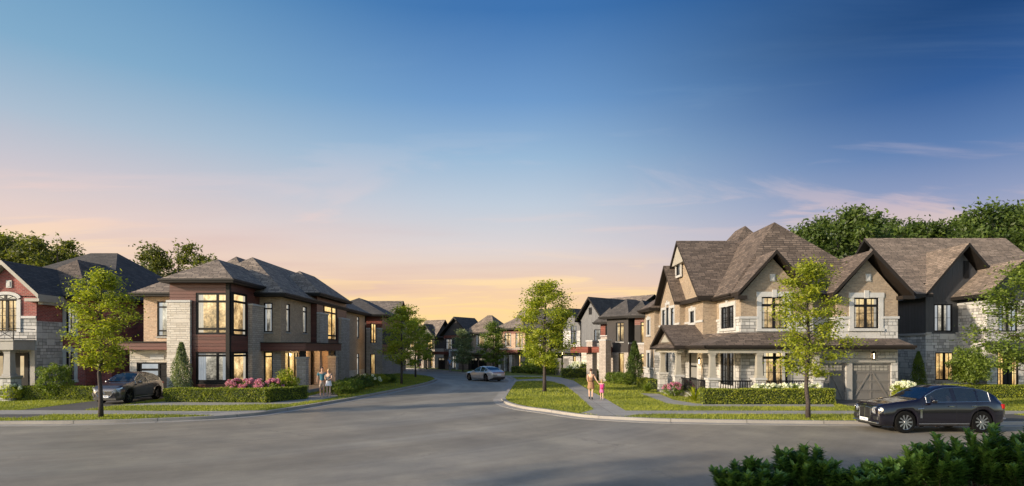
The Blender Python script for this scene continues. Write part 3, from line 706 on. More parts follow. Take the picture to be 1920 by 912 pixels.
# main body
W = Wall(hB, (-16.48,38.3), (-15.09,38.3), [(-.1,3.2,'taupe_brick','stone_wall'),(3.2,6.35,'buff_brick','brick_wall')])
W.add_window((494.5,568,511,623), t=(.8,), glass='glass_cool'); W.add_window((495,660,511,716), t=(.84,), glass='glass_gold'); W.done()
W = Wall(hB, (-15.09,38.3), (-15.09,44.0), [(-.1,3.2,'taupe_brick','stone_wall'),(3.2,6.35,'buff_brick','brick_wall')])
W.add_window((537,570,544,623), t=(.8,), glass='glass_cool'); W.add_window((568,575,575.5,625), t=(.8,), glass='glass_cool')
dw = W.add_window((534.5,659,560,724), v=(.33,.78), glass='glass_gold', name='front_door', sill=False, mull=.16, frame=.12); W.done()
fbox(hB,'inner_wall','dark_stucco',-21.6,-15.30,38.51,60,-.1,6.3)
hip(hB, -22.0, -14.5, 37.5, 60.6, 6.5, (-18.15,41.0), (-18.15,49.5), 9.33, 'shingle_grey')
hip(hB, -22.4, -16.9, 38.2, 46, 6.5, (-19.65,41.8), (-19.65,43.5), 9.5, 'shingle_grey', name='roof')
# second bay
W = Wall(hB, (-15.09,43.99), (-14.62,43.99), [(3.2,6.85,'wood','wood_wall')]); W.done()
W = Wall(hB, (-14.62,43.99), (-14.62,51.8), [(-.1,3.2,'taupe_brick','stone_wall'),(3.2,6.85,'wood','wood_wall')])
W.add_window((605.5,574,632,638.5), v=(.12,.66), t=(.14,.8), glass='glass_gold', sill=False, **wv)
W.add_window((617,660,629,722), glass='glass_dark', sill=False); W.done()
for y0, y1, zt_ in ((43.9,45.9,5.55),(49.4,51.9,5.45)):
    fbox(hB,'stone_pilaster','taupe_brick',-14.61,-14.38,y0,y1,-.1,zt_); fbox(hB,'pilaster_cap','trim',-14.61,-14.33,y0-.04,y1+.04,zt_,zt_+.12,bevel=.01)
fbox(hB,'inner_wall','dark_stucco',-15.0,-14.83,44.2,51.7,-.1,6.8)
hip(hB, -18.8, -14.1, 43.1, 51.6, 7.05, (-16.46,45.4), (-16.46,48.9), 8.95, 'shingle_grey')
W = Wall(hB, (-15.09,51.8), (-15.09,60), [(-.1,.9,'cream_stone','stone_wall'),(.9,6.35,'buff_brick','brick_wall')])
for r in ((669.5,594,673.5,634),(669.5,663,673.5,703)): W.add_window(r, t=(.8,), glass='glass_cool')
W.done(); fbox(hB,'inner_wall','buff_brick',-21.7,-15.10,60.0,60.2,-.1,6.3)
# entry porch
b = MB(); b.box(-16.18,-13.3,37.75,38.28,2.78,3.28); b.box(-15.07,-13.3,38.282,45.7,2.78,3.28); b.build('porch_canopy', M['wood'], hB)
b = MB(); b.box(-16.2,-13.25,37.70,38.29,3.282,3.34); b.box(-15.06,-13.25,38.292,45.75,3.282,3.34); b.build('canopy_cap', M['black'], hB)
for x, y in ((-13.62,38.15),(-13.62,44.6)):
    fbox(hB,'pier','taupe_brick',x-.3,x+.3,y-.3,y+.3,-.1,2.28); fbox(hB,'pier_cap','grey_trim',x-.35,x+.35,y-.35,y+.35,2.28,2.40,bevel=.01); fbox(hB,'post','black',x-.17,x+.17,y-.17,y+.17,2.402,2.78)
W = Wall(hB, (-15.07,44.35), (-13.9,44.35), [(-.1,2.775,'peach_brick','brick_wall')]); W.holes.append((W.upx(594),W.upx(607),W.zpy(690,.5),W.zpy(668,.5))); W.done()
fbox(hB,'inner_wall','peach_brick',-15.0,-13.9,44.5,44.7,-.1,2.77)
fbox(hB,'floor_slab','concrete',-15.07,-13.3,37.8,44.3,-.05,.22,bevel=.01)
lp = wall_lamp(hB, -15.0, 42.6, 2.1)
pl = bpy.data.lights.new('porch_light','POINT'); plo = bpy.data.objects.new('porch_light', pl); col.objects.link(plo); pl.energy = 60; pl.color = (1,.62,.28); pl.shadow_soft_size = .1; plo.location = Vector((-14.3,42.4,2.5))-wloc(hB); plo.parent = hB

# ------------------------------------------------------------------ house C: behind B along the left side
hC = empty('modern_house', (-16, 66, 0), label='narrow modern house of grey stone and red wood behind the left corner house', cat='house')
W = Wall(hC, (-15.4,62), (-13.7,62), [(-.1,5.0,'taupe_brick','stone_wall'),(5.0,6.4,'red_wood','wood_wall')]); W.done(); W.band(5.0,5.14)
W = Wall(hC, (-13.7,62), (-13.7,72), [(-.1,2.3,'taupe_brick','stone_wall'),(2.3,3.4,'red_wood','wood_wall'),(3.4,5,'dark_stucco','stucco_wall'),(5.0,6.4,'red_wood','wood_wall')])
W.add_window((697,607,706,644), v=(.5,), t=(.16,), glass='glass_gold'); W.add_window((697,664,704,705), v=(.5,), glass='glass_gold'); W.done()
fbox(hC,'inner_wall','dark_stucco',-20,-13.91,62.21,72,-.1,6.35)
hip(hC, -21, -13.2, 61.3, 73, 6.55, (-17,65.2), (-17,69), 8.6, 'shingle_dark')
hC2 = empty('modern_house', (-16, 78, 0), label='grey slab-sided house with dark gables, farthest along the left side', cat='house')
W = Wall(hC2, (-16.5,74.2), (-15.2,74.2), [(-.1,5.6,'grey_siding','siding_wall'),(5.6,6.4,'red_wood','wood_wall')]); W.done(); W.band(5.6,5.75); W.band(3.9,4.05)
W = Wall(hC2, (-15.2,74.2), (-15.2,84), [(-.1,6.4,'tan_brick','brick_wall')]); W.done()
fbox(hC2,'inner_wall','dark_stucco',-22,-15.41,74.41,84,-.1,6.3)
gable(hC2,'x', -22, -14.6, 73.6, 84.6, 6.5, 9.4, 'shingle_grey'); b = MB(); b.vprism([(-15.2,74.0,6.3),(-15.2,84.2,6.3),(-15.2,79.1,9.1)],(-.2,0,0)); b.build('gable_wall', M['grey_siding'], hC2)
hC3 = hC2

# ------------------------------------------------------------------ house D: tan brick and stone, right
hD = empty('brick_house', (17, 38, 0), label='large tan brick and pale stone house with steep gables, wraparound porch and double garage', cat='house')
fD = 33.6
bandsD = [(-.1,4.68,'light_stone','stone_wall'),(4.68,6.05,'tan_brick','brick_wall')]
W = Wall(hD, (13.1,fD), (17.25,fD), bandsD)
wa = dict(v=(.5,), surround=.26, keystone=True)
W.add_window((1427.5,557,1475.5,616.5), t=(.74,), grid=(2,4), glass='glass_warm', **wa, mull=.14)
W.add_window((1430,657,1476,740), t=(.83,), grid=(2,4), glass='glass_warm', v=(.5,), surround=.26, mull=.16, trimmat='beige_trim'); W.done(); W.band(4.64,4.78,e0=.06)
# recess between the two gables
W = Wall(hD, (17.25,fD), (17.25,34.6), [(3.2,4.68,'light_stone','stone_wall'),(4.68,6.05,'tan_brick','brick_wall')]); W.d = Vector((0,1)); W.done()
W = Wall(hD, (17.25,34.6), (18.6,34.6), [(3.2,4.68,'light_stone','stone_wall'),(4.68,6.05,'tan_brick','brick_wall')]); W.done(); W.band(4.64,4.78)
W = Wall(hD, (18.6,34.6), (18.6,fD), [(3.2,4.68,'light_stone','stone_wall'),(4.68,6.05,'tan_brick','brick_wall')]); W.done(); W.band(4.64,4.78)
W = Wall(hD, (18.6,fD), (22.1,fD), [(3.3,4.68,'light_stone','stone_wall'),(4.68,6.05,'tan_brick','brick_wall')])
W.add_window((1600.5,558.5,1647,616), t=(.74,), grid=(2,4), glass='glass_warm', **wa, mull=.14); W.done(); W.band(4.64,4.78,e0=.06,e1=.06)
W = Wall(hD, (17.25,fD), (22.1,fD), [(-.1,3.3,'light_stone','stone_wall')])
doors = []
for x0, x1 in ((1527.5,1585.5),(1598,1671.5)):
    u0,u1,z0,z1 = W.rect(x0,681.5,x1,750); W.holes.append((u0,u1,-.1,z1))
    gd = MB(); gd.wbox(W,u0,u1,-.16,-.12,0,z1); nP = 4; hh = z1/nP
    fr_ = .075
    for k in range(nP):      # raised stiles on each section
        a, c = k*hh, (k+1)*hh
        for q0,q1,w0,w1 in ((u0+.02,u1-.02,a+.012,a+fr_),(u0+.02,u1-.02,c-fr_,c-.012)): gd.wbox(W,q0,q1,-.12,-.09,w0,w1)
        for q in (u0+.02,(u0+u1)/2-fr_/2,u1-.02-fr_): gd.wbox(W,q,q+fr_,-.12,-.088,a+.02,c-.02)
    mid = (u0+u1)/2
    for sgn in (-1,1):       # diagonal braces
        pts = [W.P(mid+sgn*.06,-.10,hh*3-.05),W.P(mid+sgn*.16,-.10,hh*3-.05),W.P(mid+sgn*((u1-u0)/2-.05),-.10,.05),W.P(mid+sgn*((u1-u0)/2-.15),-.10,.05)]
        gd.vprism(pts, tuple(W.n.to_3d()*.03))
    gdo = gd.build('garage_door', M['garage'] if 'garage' in M else M['grey_trim'], hD); doors.append((gdo,u0,u1,z1))
    for s_ in (0,1):
        ca = u0+.14 if s_ == 0 else mid+.05; cb_ = mid-.05 if s_ == 0 else u1-.14; n_ = 4; ww = (cb_-ca)/n_
        for i in range(n_):
            for j in range(2):
                a = ca+i*ww+.02; zz = hh*3+.10+j*(hh-.2)/2
                p_ = MB(); p_.wbox(W, a, a+ww-.05, -.12, -.083, zz+.01, zz+(hh-.2)/2-.03); p_.build('pane', M['glass_door'] if 'glass_door' in M else M['glass_warm'], gdo)
W.done()
W.holes = []
b = MB(); b.wbox(W, W.upx(1505), W.upx(1678), -.02, .06, 2.14, 2.32); b.build('lintel', M['grey_trim'], hD)
b = MB(); c = W.upx(1591.7); b.wbox(W, c-.16, c+.16, -.02, .07, -.1, 2.138); b.build('garage_pillar', M['grey_trim'], hD)
b = MB(); c = W.upx(1593); b.wbox(W, c-.27, c+.27, -.02, .04, 2.46, 2.78); b.build('plaque', M['trim'], hD)
wall_lamp(hD, W.P(W.upx(1636),0,0)[0], fD, 2.50, .15)
# left side, stepping back
Ws = []
W = Wall(hD, (13.1,37.5), (13.1,fD), bandsD)
W.add_window((1352.5,575,1377,616), v=(.5,), grid=(2,4), surround=.22, keystone=True, glass='glass_dark', mull=.3); W.add_window((1352,658,1377,722), v=(.5,), grid=(2,5), surround=.2, glass='glass_dark', mull=.3); W.done(); W.band(4.64,4.78,e1=.0)
bandsL = [(-.1,3.0,'light_stone','stone_wall'),(3.0,6.05,'tan_brick','brick_wall')]
W = Wall(hD, (12.2,37.5), (13.1,37.5), bandsL); W.done()
W = Wall(hD, (12.2,41.3), (12.2,37.5), bandsL)
W.add_window((1294.5,583.5,1302.5,605.5), surround=.2, keystone=True, glass='glass_dark'); 
W.add_window((1292.5,660,1308,731), name='front_door', glass='door_grey' if 'door_grey' in M else 'glass_dark', surround=.2, sill=False, t=(.3,.62)); W.done(); W.band(4.64,4.78)
W = Wall(hD, (11.8,41.3), (12.2,41.3), bandsL); W.done()
W = Wall(hD, (11.8,47), (11.8,41.3), bandsL)
W.add_window((1242,582,1247.5,612), surround=.18, t=(.75,), glass='glass_cool'); W.add_window((1249.5,572,1255,612), surround=.18, t=(.8,), glass='glass_cool', keystone=True); W.add_window((1258,578,1264,612), surround=.18, t=(.75,), glass='glass_cool')
W.add_window((1249,660,1253,702), glass='glass_dark', surround=0); W.done(); W.band(4.64,4.78)
W = Wall(hD, (11.4,51), (11.4,47), [(-.1,1.3,'light_stone','stone_wall'),(1.3,6.05,'tan_brick','brick_wall')])
W.add_window((1214,600,1219,628), surround=.2, keystone=True, glass='glass_cool'); W.add_window((1214,662,1219,690), surround=.2, glass='glass_cool'); W.done(); W.band(1.26,1.4)
W = Wall(hD, (11.4,47), (11.8,47), bandsL); W.done()
fbox(hD,'inner_wall','tan_brick',13.31,17.04,33.81,50,-.1,6.0); fbox(hD,'inner_wall','tan_brick',17.04,21.89,34.81,50,-.1,6.0); fbox(hD,'inner_wall','tan_brick',17.04,21.89,33.81,34.81,-.1,3.2); fbox(hD,'inner_wall','tan_brick',18.81,21.89,33.81,34.81,3.2,6.0)
fbox(hD,'inner_wall','tan_brick',12.41,13.3,37.71,50,-.1,6.0); fbox(hD,'inner_wall','tan_brick',12.01,12.4,41.51,50,-.1,6.0); fbox(hD,'inner_wall','tan_brick',11.61,12.0,47.21,51,-.1,6.0)
W = Wall(hD, (22.1,fD), (22.1,50), bandsD); W.done(); fbox(hD,'back_wall','tan_brick',11.6,22.0,50.0,51,-.1,6.0)
S = 'shingle_brown'; FB = 'fascia_brown'
hip(hD, 12.7, 22.6, 34.25, 50.5, 6.15, (16.65,37.2), (16.65,41.0), 10.95, S, FB)
hip(hD, 13.2, 21.8, 40, 50.3, 6.5, (17.5,44), (17.5,46), 12.15, S, FB)
gable(hD,'y', 12.75, 17.1, 33.05, 37.5, 6.15, 8.52, S, FB); gable_wall(hD,'y', 13.1, 16.8, fD-.003, 6.0, 8.1, 'tan_brick', c=14.93)
gable(hD,'y', 18.1, 22.65, 33.05, 36.5, 6.10, 8.5, S, FB, c=20.35); gable_wall(hD,'y', 18.6, 22.1, fD-.003, 6.0, 8.0, 'tan_brick', c=20.35)
for c in (14.9, 20.0+.38):
    b = MB(); b.box(c-.15,c+.15,fD-.07,fD,6.78,7.20); b.box(c-.09,c+.09,fD-.10,fD-.07,6.84,7.14); b.build('gable_vent', M['trim'], hD)
for x0, x1 in ((12.72,13.25),(16.75,17.15),(18.05,18.55),(22.0,22.68)):
    fbox(hD,'eave_return',FB,x0,x1,33.03,fD-.004,5.72,5.92)
# big side gable and the smaller one before it
gable(hD,'x', 11.75, 17.2, 37.15, 46.8, 6.30, 10.66, S, FB, c=42.0)
b = MB(); b.vprism([(12.2,37.7,6.05),(12.2,46.5,6.05),(12.2,42,10.2)],(.2,0,0)); b.build('gable_wall', M['tan_brick'], hD)
Wg = Wall(hD, (12.2,46), (12.2,37.5), []); 
gw = Wg.add_window((1271.5,495,1279.5,517), glass='glass_dark', surround=.16)
for o in [gw]+list(gw.children):
    if o is gw: o.location.x -= .13
b = MB(); b.vprism([(11.85,40.5,9.0),(11.85,43.5,9.0),(11.85,42.0,10.35)],(.35,0,0)); b.build('gable_pediment', M['beige_trim'], hD)
gable(hD,'x', 11.35, 14.5, 41.0, 47.2, 6.22, 9.16, S, FB, c=44.0)
b = MB(); b.vprism([(11.8,41.5,6.05),(11.8,46.8,6.05),(11.8,44,8.75)],(.2,0,0)); b.build('gable_wall', M['tan_brick'], hD)
fbox(hD,'eave_fascia',FB,11.79,12.75,37.18,37.5,5.99,6.235); fbox(hD,'eave_fascia',FB,11.77,12.19,37.503,41.0,6.0,6.24)
hip(hD, 10.9, 17.5, 46.6, 51.5, 6.2, (13.4,49.0), (15,49.0), 8.0, S, FB)
# porch roof: front skirt, left skirt and a small gable
ze, zt2 = 3.10, 3.86
b = MB()
b.add([(10.65,32.35,ze),(17.2,32.35,ze),(17.2,33.58,zt2),(13.08,33.58,zt2),
       (10.65,41,ze),(12.18,41,zt2),(12.18,37.48,zt2),(13.08,37.48,zt2)],
      [(0,1,2,3),(0,3,7,6,5,4)], 0)
b.add([(17.2,32.65,ze),(22.45,32.65,ze),(22.1,33.58,3.5),(17.2,33.58,3.5),(22.45,33.58,ze)], [(0,1,2,3),(1,4,2)], 0)
b.add([(10.65,32.35,ze-.2),(17.2,32.35,ze-.2),(17.2,32.35,ze),(10.65,32.35,ze),(10.65,41,ze-.2),(10.65,41,ze),(12.18,41,ze-.2),(17.2,33.58,ze-.2),(13.08,33.58,ze-.2),(13.08,37.48,ze-.2),(12.18,37.48,ze-.2),(12.18,41,ze-.2)],
      [(0,1,2,3),(4,0,3,5)]+[(0,1,7,8),(0,8,9,10,11,4)], 1)
b.add([(17.2,32.65,ze-.22),(22.45,32.65,ze-.22),(22.45,32.65,ze),(17.2,32.65,ze),(22.45,33.58,ze-.22),(22.45,33.58,ze),(17.2,33.58,ze-.22),(17.2,32.35,ze-.2),(17.2,32.35,ze)],
      [(0,1,2,3),(1,4,5,2),(0,1,4,6)], 1)
b.build('porch_roof', [M[S], M[FB]], hD, fix=False)
b = MB(); b.box(10.60,17.25,32.28,32.348,ze-.12,ze+.015); b.box(10.58,10.648,32.28,36,ze-.12,ze+.015); b.box(17.25,22.5,32.58,32.648,ze-.12,ze+.015); b.build('gutter', M[FB], hD)
fbox(hD,'porch_beam','beige_trim',10.85,17.15,32.5,32.85,2.68,2.895); fbox(hD,'porch_beam','beige_trim',10.15,10.6,36.2,41.6,2.68,2.895); fbox(hD,'porch_beam','beige_trim',10.86,11.2,32.852,36.3,2.68,2.895)
gable(hD,'x', 9.95, 12.19, 35.8, 42.3, 3.12, 4.52, S, FB, c=39.2, th=.2)
b = MB(); b.vprism([(10.25,36.3,2.95),(10.25,41.9,2.95),(10.25,39.2,4.15)],(.15,0,0)); b.build('gable_wall', M[S], hD)
b = MB(); b.vprism([(10.2,38.1,3.35),(10.2,40.3,3.35),(10.2,39.2,3.85)],(.045,0,0)); b.build('gable_pediment', M['beige_trim'], hD)
b = MB(); b.add([(9.9,35.85,3.0),(9.9,42.25,3.0),(10.24,42.25,3.2),(10.24,35.85,3.2)],[(0,1,2,3)]); b.box(9.9,10.24,35.85,42.25,2.872,2.993,1); b.build('pent_roof', [M[S], M[FB]], hD)
for x, y in ((13.75,32.7),(11.15,32.7),(10.42,36.8),(10.42,40.6),(17.0,32.85)):
    pier(hD, x, y, .56, 1.18, 'light_stone', 'trim'); column(hD, x, y, 1.3, 2.68)
fbox(hD,'floor_slab','concrete',10.7,17.2,32.6,33.58,-.05,.3); fbox(hD,'floor_slab','concrete',10.5,12.18,33.6,41.5,-.05,.298)
fbox(hD,'porch_step','concrete',9.9,10.48,37.3,40.1,-.05,.16)
def railing(x0,y0,x1,y1,z0=.4,z1=1.12,n=18):
    b = MB(); d = Vector((x1-x0,y1-y0)); L = d.length
    for z in (z0,z1): b.tube([(x0,y0,z),(x1,y1,z)], .035, 4)
    for k in range(1,n): t = k/n; b.box(x0+d.x*t-.018,x0+d.x*t+.018,y0+d.y*t-.018,y0+d.y*t+.018,z0,z1)
    return b.build('railing', M['black'], hD)
railing(11.5,32.7,13.4,32.7,n=14); railing(14.1,32.7,16.65,32.75,n=20); railing(10.95,33.1,10.5,36.4,n=26)
wl2 = wall_lamp(hD, 12.0, 37.7, 2.1, .14)
pl = bpy.data.lights.new('porch_light','POINT'); plo = bpy.data.objects.new('porch_light', pl); col.objects.link(plo); pl.energy = 25; pl.color = (1,.66,.32); pl.shadow_soft_size = .1; plo.location = Vector((11.75,37.6,2.1))-wloc(hD); plo.parent = hD

# ------------------------------------------------------------------ house E: charcoal siding and stone, far right
hE = empty('gabled_house', (29, 42, 0), label='charcoal board house with grey stone bay and tan shingle gables at the far right', cat='house')
W = Wall(hE, (26.8,48), (26.8,38), [(-.1,3.8,'grey_stone','stone_wall'),(3.8,6.3,'charcoal_siding','siding_wall')]); W.done(); W.band(3.8,3.95,'grey_trim')
W = Wall(hE, (26.8,38), (28.9,38), [(-.1,3.9,'grey_stone','stone_wall'),(3.9,6.3,'charcoal_siding','siding_wall')])
W.add_window((1751,570.5,1786,622), v=(.5,), grid=(2,2), glass='glass_cool', sill=False, mull=.13); W.add_window((1753.5,661,1789,713), v=(.5,), grid=(2,2), glass='glass_gold', mull=.13); W.done(); W.band(3.86,4.0,'grey_trim')
W = Wall(hE, (28.9,38), (28.9,35.7), [(-.1,5.75,'grey_stone','stone_wall'),(5.75,6.2,'charcoal_siding','siding_wall')]); W.done(); W.band(5.72,5.86,e1=.05)
W = Wall(hE, (28.9,35.7), (33.5,35.7), [(-.1,5.75,'grey_stone','stone_wall'),(5.75,6.2,'charcoal_siding','siding_wall')])
W.add_window((1872,570,1908,622), v=(.5,), grid=(2,2), glass='glass_cool', mull=.13)
W.add_window((1870,658,1910,744), v=(.42,.6), glass='glass_gold', name='front_door', mull=.3, sill=False, grid=(2,2)); W.done(); W.band(5.72,5.86)
fbox(hE,'inner_wall','dark_stucco',27.01,36,38.21,48,-.1,6.2); fbox(hE,'inner_wall','dark_stucco',29.11,33.5,35.91,38.2,-.1,6.2)
fbox(hE,'porch_canopy','charcoal_siding',28.75,34,34.6,35.69,2.82,3.38)
ST='shingle_tan'
gable(hE,'x', 25.7, 26.79, 37.3, 48.3, 6.42, 11.0, ST, 'fascia', c=42.8)
gable(hE,'x', 26.795, 36, 38.25, 48.3, 7.21, 11.0, ST, 'fascia', c=42.8)
b = MB(); b.vprism([(26.3,37.7,6.2),(26.3,47.9,6.2),(26.3,42.8,10.5)],(.2,0,0)); b.build('gable_wall', M['grey_siding'], hE)
gable(hE,'y', 26.35, 31.85, 37.3, 42.6, 6.45, 9.68, ST, 'fascia', c=29.1); gable_wall(hE,'y', 26.8, 31.4, 37.98, 6.2, 9.2, 'charcoal_siding', c=29.1)
b = MB(); b.box(28.98+.25,29.22+.3,37.9,37.97,7.5,8.6); b.build('gable_vent', M['black'], hE)
gable(hE,'y', 28.4, 33.2, 34.95, 39.3, 6.25, 8.3, ST, 'fascia', c=30.6); gable_wall(hE,'y', 28.95, 32.6, 35.68, 6.1, 7.95, 'charcoal_siding', c=30.6)
# ------------------------------------------------------------------ the far houses round the bend
def far_house(label, name, pxc, D, ang, pxl, pxr, zEave, front_bands, side_bands, roofs, wins=(), extra=None, coremat='dark_stucco', cat='house'):
    a = R(ang); C = Vector((xat(pxc, D), D)); d = Vector((math.cos(a), -math.sin(a))); d2 = Vector((math.sin(a), math.cos(a)))
    root = empty(name, (C.x, C.y, 0), label=label, cat=cat)
    kl = (pxl-CX)/F; wl = (C.x-kl*C.y)/(d.x-kl*d.y)
    kr = (pxr-CX)/F; wr = (kr*C.y-C.x)/(d2.x-kr*d2.y)
    wr = min(max(wr, 4), 14)
    A = C-d*wl; B = C+d2*wr
    fr = (C.x, C.y, -a)          # local x along the front (front spans -wl..0), local y away from it
    W = Wall(root, A, C, front_bands)
    for w in wins:
        kw = dict(w[1]); W.add_window(w[0], **kw)
    W.done()
    S_ = Wall(root, C, B, side_bands); S_.done()  # most sides are darker than the front, their shade put into the material
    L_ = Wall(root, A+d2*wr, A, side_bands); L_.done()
    fbox(root, 'inner_wall', coremat, -wl+.21, -.21, .21, wr, -.1, zEave-.15, fr)
    for r in roofs: r(root, wl, wr, fr)
    if extra: extra(root, W, fr, wl, wr)
    return root, W, fr, wl, wr
def gx(x0, x1, y0, y1, ze, zr, mat='shingle_grey', fas='fascia', c=None, axis='x', wall=None):
    """gable with fractions/offsets resolved against the house's size; x measured from the left end of the front"""
    def f(root, wl, wr, fr):
        X0, X1 = -wl+x0, (-wl+x1 if x1 is not None else .5); Y1 = wr+.4 if y1 is None else y1
        gable(root, axis, X0, X1, y0, Y1, ze, zr, mat, fas, fr=fr, c=c)
        if wall:
            if axis == 'y': gable_wall(root, 'y', X0+.4, X1-.4, .0-.004, ze-.1, zr-.45, wall, fr=fr)
            else:
                cc = (y0+Y1)/2 if c is None else c
                mb = MB(fr); mb.vprism([(0,y0+.4,ze-.15),(0,Y1-.4,ze-.15),(0,cc,zr-.5)], (-.2,0,0)); mb.build('gable_wall', M[wall], root)
    return f
def hx(x0, x1, y0, y1, ze, zr, mat='shingle_grey', ins=None):
    def f(root, wl, wr, fr):
        X0, X1 = -wl+x0, (-wl+x1 if x1 is not None else .5); Y1 = wr+.4 if y1 is None else y1
        w, h = X1-X0, Y1-y0; i = min(w, h)/2
        if w < h: hip(root, X0, X1, y0, Y1, ze, ((X0+X1)/2, y0+i), ((X0+X1)/2, Y1-i), zr, mat, fr=fr)
        else: hip(root, X0, X1, y0, Y1, ze, (X0+i, (y0+Y1)/2), (X1-i, (y0+Y1)/2), zr, mat, fr=fr)
    return f
def wcanopy(root, W, px0, px1, py0, py1, out=.9, mat='red_wood'):
    u0, u1 = W.upx(px0), W.upx(px1); um = (u0+u1)/2
    b = MB(); b.wbox(W, u0, u1, .01, out, W.zpy(py1, um), W.zpy(py0, um)); return b.build('canopy', M[mat], root)
def wpier(root, W, px0, px1, py0, out0=.4, out1=.95, mat='taupe_brick'):
    u0, u1 = W.upx(px0), W.upx(px1); um = (u0+u1)/2; zt = W.zpy(py0, um)
    b = MB(); b.wbox(W, u0, u1, out0, out1, -.1, zt); o = b.build('pier', M[mat], root)
    b = MB(); b.wbox(W, u0-.06, u1+.06, out0-.06, out1+.06, zt, zt+.12); b.build('pier_cap', M['trim'], o)
def wgarage(root, W, px0, px1, py0, py1, mat='garage'):
    u0, u1 = W.upx(px0), W.upx(px1); um = (u0+u1)/2; zt = W.zpy(py0, um)
    b = MB(); b.wbox(W, u0, u1, .0, .035, 0, zt)
    for k in range(1,4): b.wbox(W, u0+.05, u1-.05, .035, .05, zt*k/4-.02, zt*k/4+.02)
    b.wbox(W, um-.04, um+.04, .035, .055, .05, zt-.05)
    o = b.build('garage_door', M[mat], root)
    for i in range(5):
        a = u0+.15+(u1-u0-.3)*i/5; p_ = MB(); p_.wbox(W, a+.03, a+(u1-u0-.3)/5-.03, .036, .045, zt*.80, zt*.94); p_.build('pane', M['glass_door'], o)
C_ = dict
bb = lambda z, *r: list(r)
# nearest on the right: dark stucco with stone piers
def ex8(root, W, fr, wl, wr):
    wcanopy(root, W, 1131.5, 1148, 650.5, 661, 1.6)
    wcanopy(root, W, 1098, 1131, 650.5, 661.5, 2.0)
    wpier(root, W, 1121, 1132, 641, .9, 1.5); wpier(root, W, 1146, 1158.5, 639.5, .9, 1.6)
    b = MB(fr); b.box(.0,.06,-.02,wr,3.35,3.5); b.build('belt_course', M['trim'], root)
far_house('dark stucco house with two stone piers under a red wood canopy', 'modern_house', 1178, 52, 52, 1138, 1196, 5.75,
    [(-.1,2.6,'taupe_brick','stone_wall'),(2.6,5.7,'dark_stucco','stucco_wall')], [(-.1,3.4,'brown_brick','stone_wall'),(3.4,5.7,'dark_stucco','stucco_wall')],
    [hx(-.5,None,-.5,None,5.85,7.5,'shingle_dark')],
    [((1155,605,1170,641),C_(v=(.5,),t=(.82,),glass='glass_warm',trimmat='trim')), ((1160,662,1170,706),C_(glass='glass_gold'))], ex8)
def exr(root, W, fr, wl, wr):
    wgarage(root, W, 1134, 1143, 676, 710, 'dark_stucco'); wall_lamp(root, *W.P(W.upx(1138.5),.12,0)[:2], 2.55, .16)
    b = MB(); b.wbox(W, 0, W.len, -.02, .08, W.zpy(631,.5), W.zpy(629,.5)); b.build('belt_course', M['trim'], root)
far_house('red wood clad middle section between the board gable and the dark stucco house', 'house_wing', 1146, 55.0, 50, 1126, 1150, 5.4,
    [(-.1,2.95,'cream_stone','stone_wall'),(2.95,4.05,'taupe_brick','stone_wall'),(4.05,5.4,'red_wood','wood_wall')], [(-.1,5.4,'dark_stucco','stucco_wall')],
    [hx(-.5,None,-.5,None,5.45,6.9,'shingle_dark')], [((1135,611,1141,629),C_(glass='glass_dark'))], exr)
# recessed red wood link
def exl(root, W, fr, wl, wr):
    b = MB(); b.wbox(W, 0, W.len, -.02, .08, 3.3, 3.45); b.build('belt_course', M['trim'], root)
far_house('narrow red wood wing with tall gold windows left of the tan brick house', 'house_wing', 1212, 50.6, 30, 1190, 1216, 5.7,
    [(-.1,3.3,'taupe_brick','stone_wall'),(3.3,5.0,'dark_stucco','stucco_wall'),(5.0,5.7,'red_wood','wood_wall')], [(-.1,5.7,'dark_stucco','stucco_wall')],
    [hx(-.6,None,-.5,None,5.8,7.2,'shingle_dark')], [((1201,604,1209,643),C_(glass='glass_gold',t=(.82,))), ((1201,663,1209,700),C_(glass='glass_gold',t=(.82,)))], exl)
# grey stone gable and board-and-batten gable behind it
def ex6(root, W, fr, wl, wr):
    wcanopy(root, W, 1050, 1087.3, 654, 661.5, 1.3, 'charcoal_siding'); wgarage(root, W, 1041, 1053, 672, 704); wgarage(root, W, 1056, 1066, 672, 704)
    wall_lamp(root, W.P(W.upx(1054),0,0)[0], W.P(W.upx(1054),0,0)[1]-.1, 2.5, .18)
far_house('pale stone house with grey board gable behind the white flowered bush', 'stone_house', 1088, 63, 50, 1056, 1112, 5.5,
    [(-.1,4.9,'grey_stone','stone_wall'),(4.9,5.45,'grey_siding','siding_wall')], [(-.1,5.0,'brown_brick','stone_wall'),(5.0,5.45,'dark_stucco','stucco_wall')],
    [gx(-.4,None,-.5,9,5.5,7.35,axis='y',wall='grey_siding',mat='shingle_dark')],
    [((1070,611,1081,644.5),C_(v=(.5,),t=(.7,),grid=(2,3),glass='glass_cool')), ((1074,668,1080,690),C_(glass='glass_gold'))], ex6)
def ex7(root, W, fr, wl, wr):
    wgarage(root, W, 1107, 1118, 676, 708, 'dark_stucco'); wall_lamp(root, *W.P(W.upx(1112),.12,0)[:2], 2.55, .16)
    b = MB(); u = W.upx(1107); b.wbox(W, u-.2, u+.2, .0, .05, W.zpy(590,u), W.zpy(577,u)); b.build('gable_vent', M['black'], root)
far_house('tall grey boarded gable house rising behind the stone piers', 'gabled_house', 1128, 58.5, 50, 1090, 1140, 5.9,
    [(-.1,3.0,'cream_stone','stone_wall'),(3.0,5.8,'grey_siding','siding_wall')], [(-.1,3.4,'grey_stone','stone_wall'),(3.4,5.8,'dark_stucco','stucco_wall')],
    [gx(-.5,None,-.5,8,5.9,8.2,axis='y',wall='grey_siding',mat='shingle_dark')],
    [((1114,618,1127,644),C_(v=(.5,),grid=(2,2),glass='glass_cool'))], ex7)
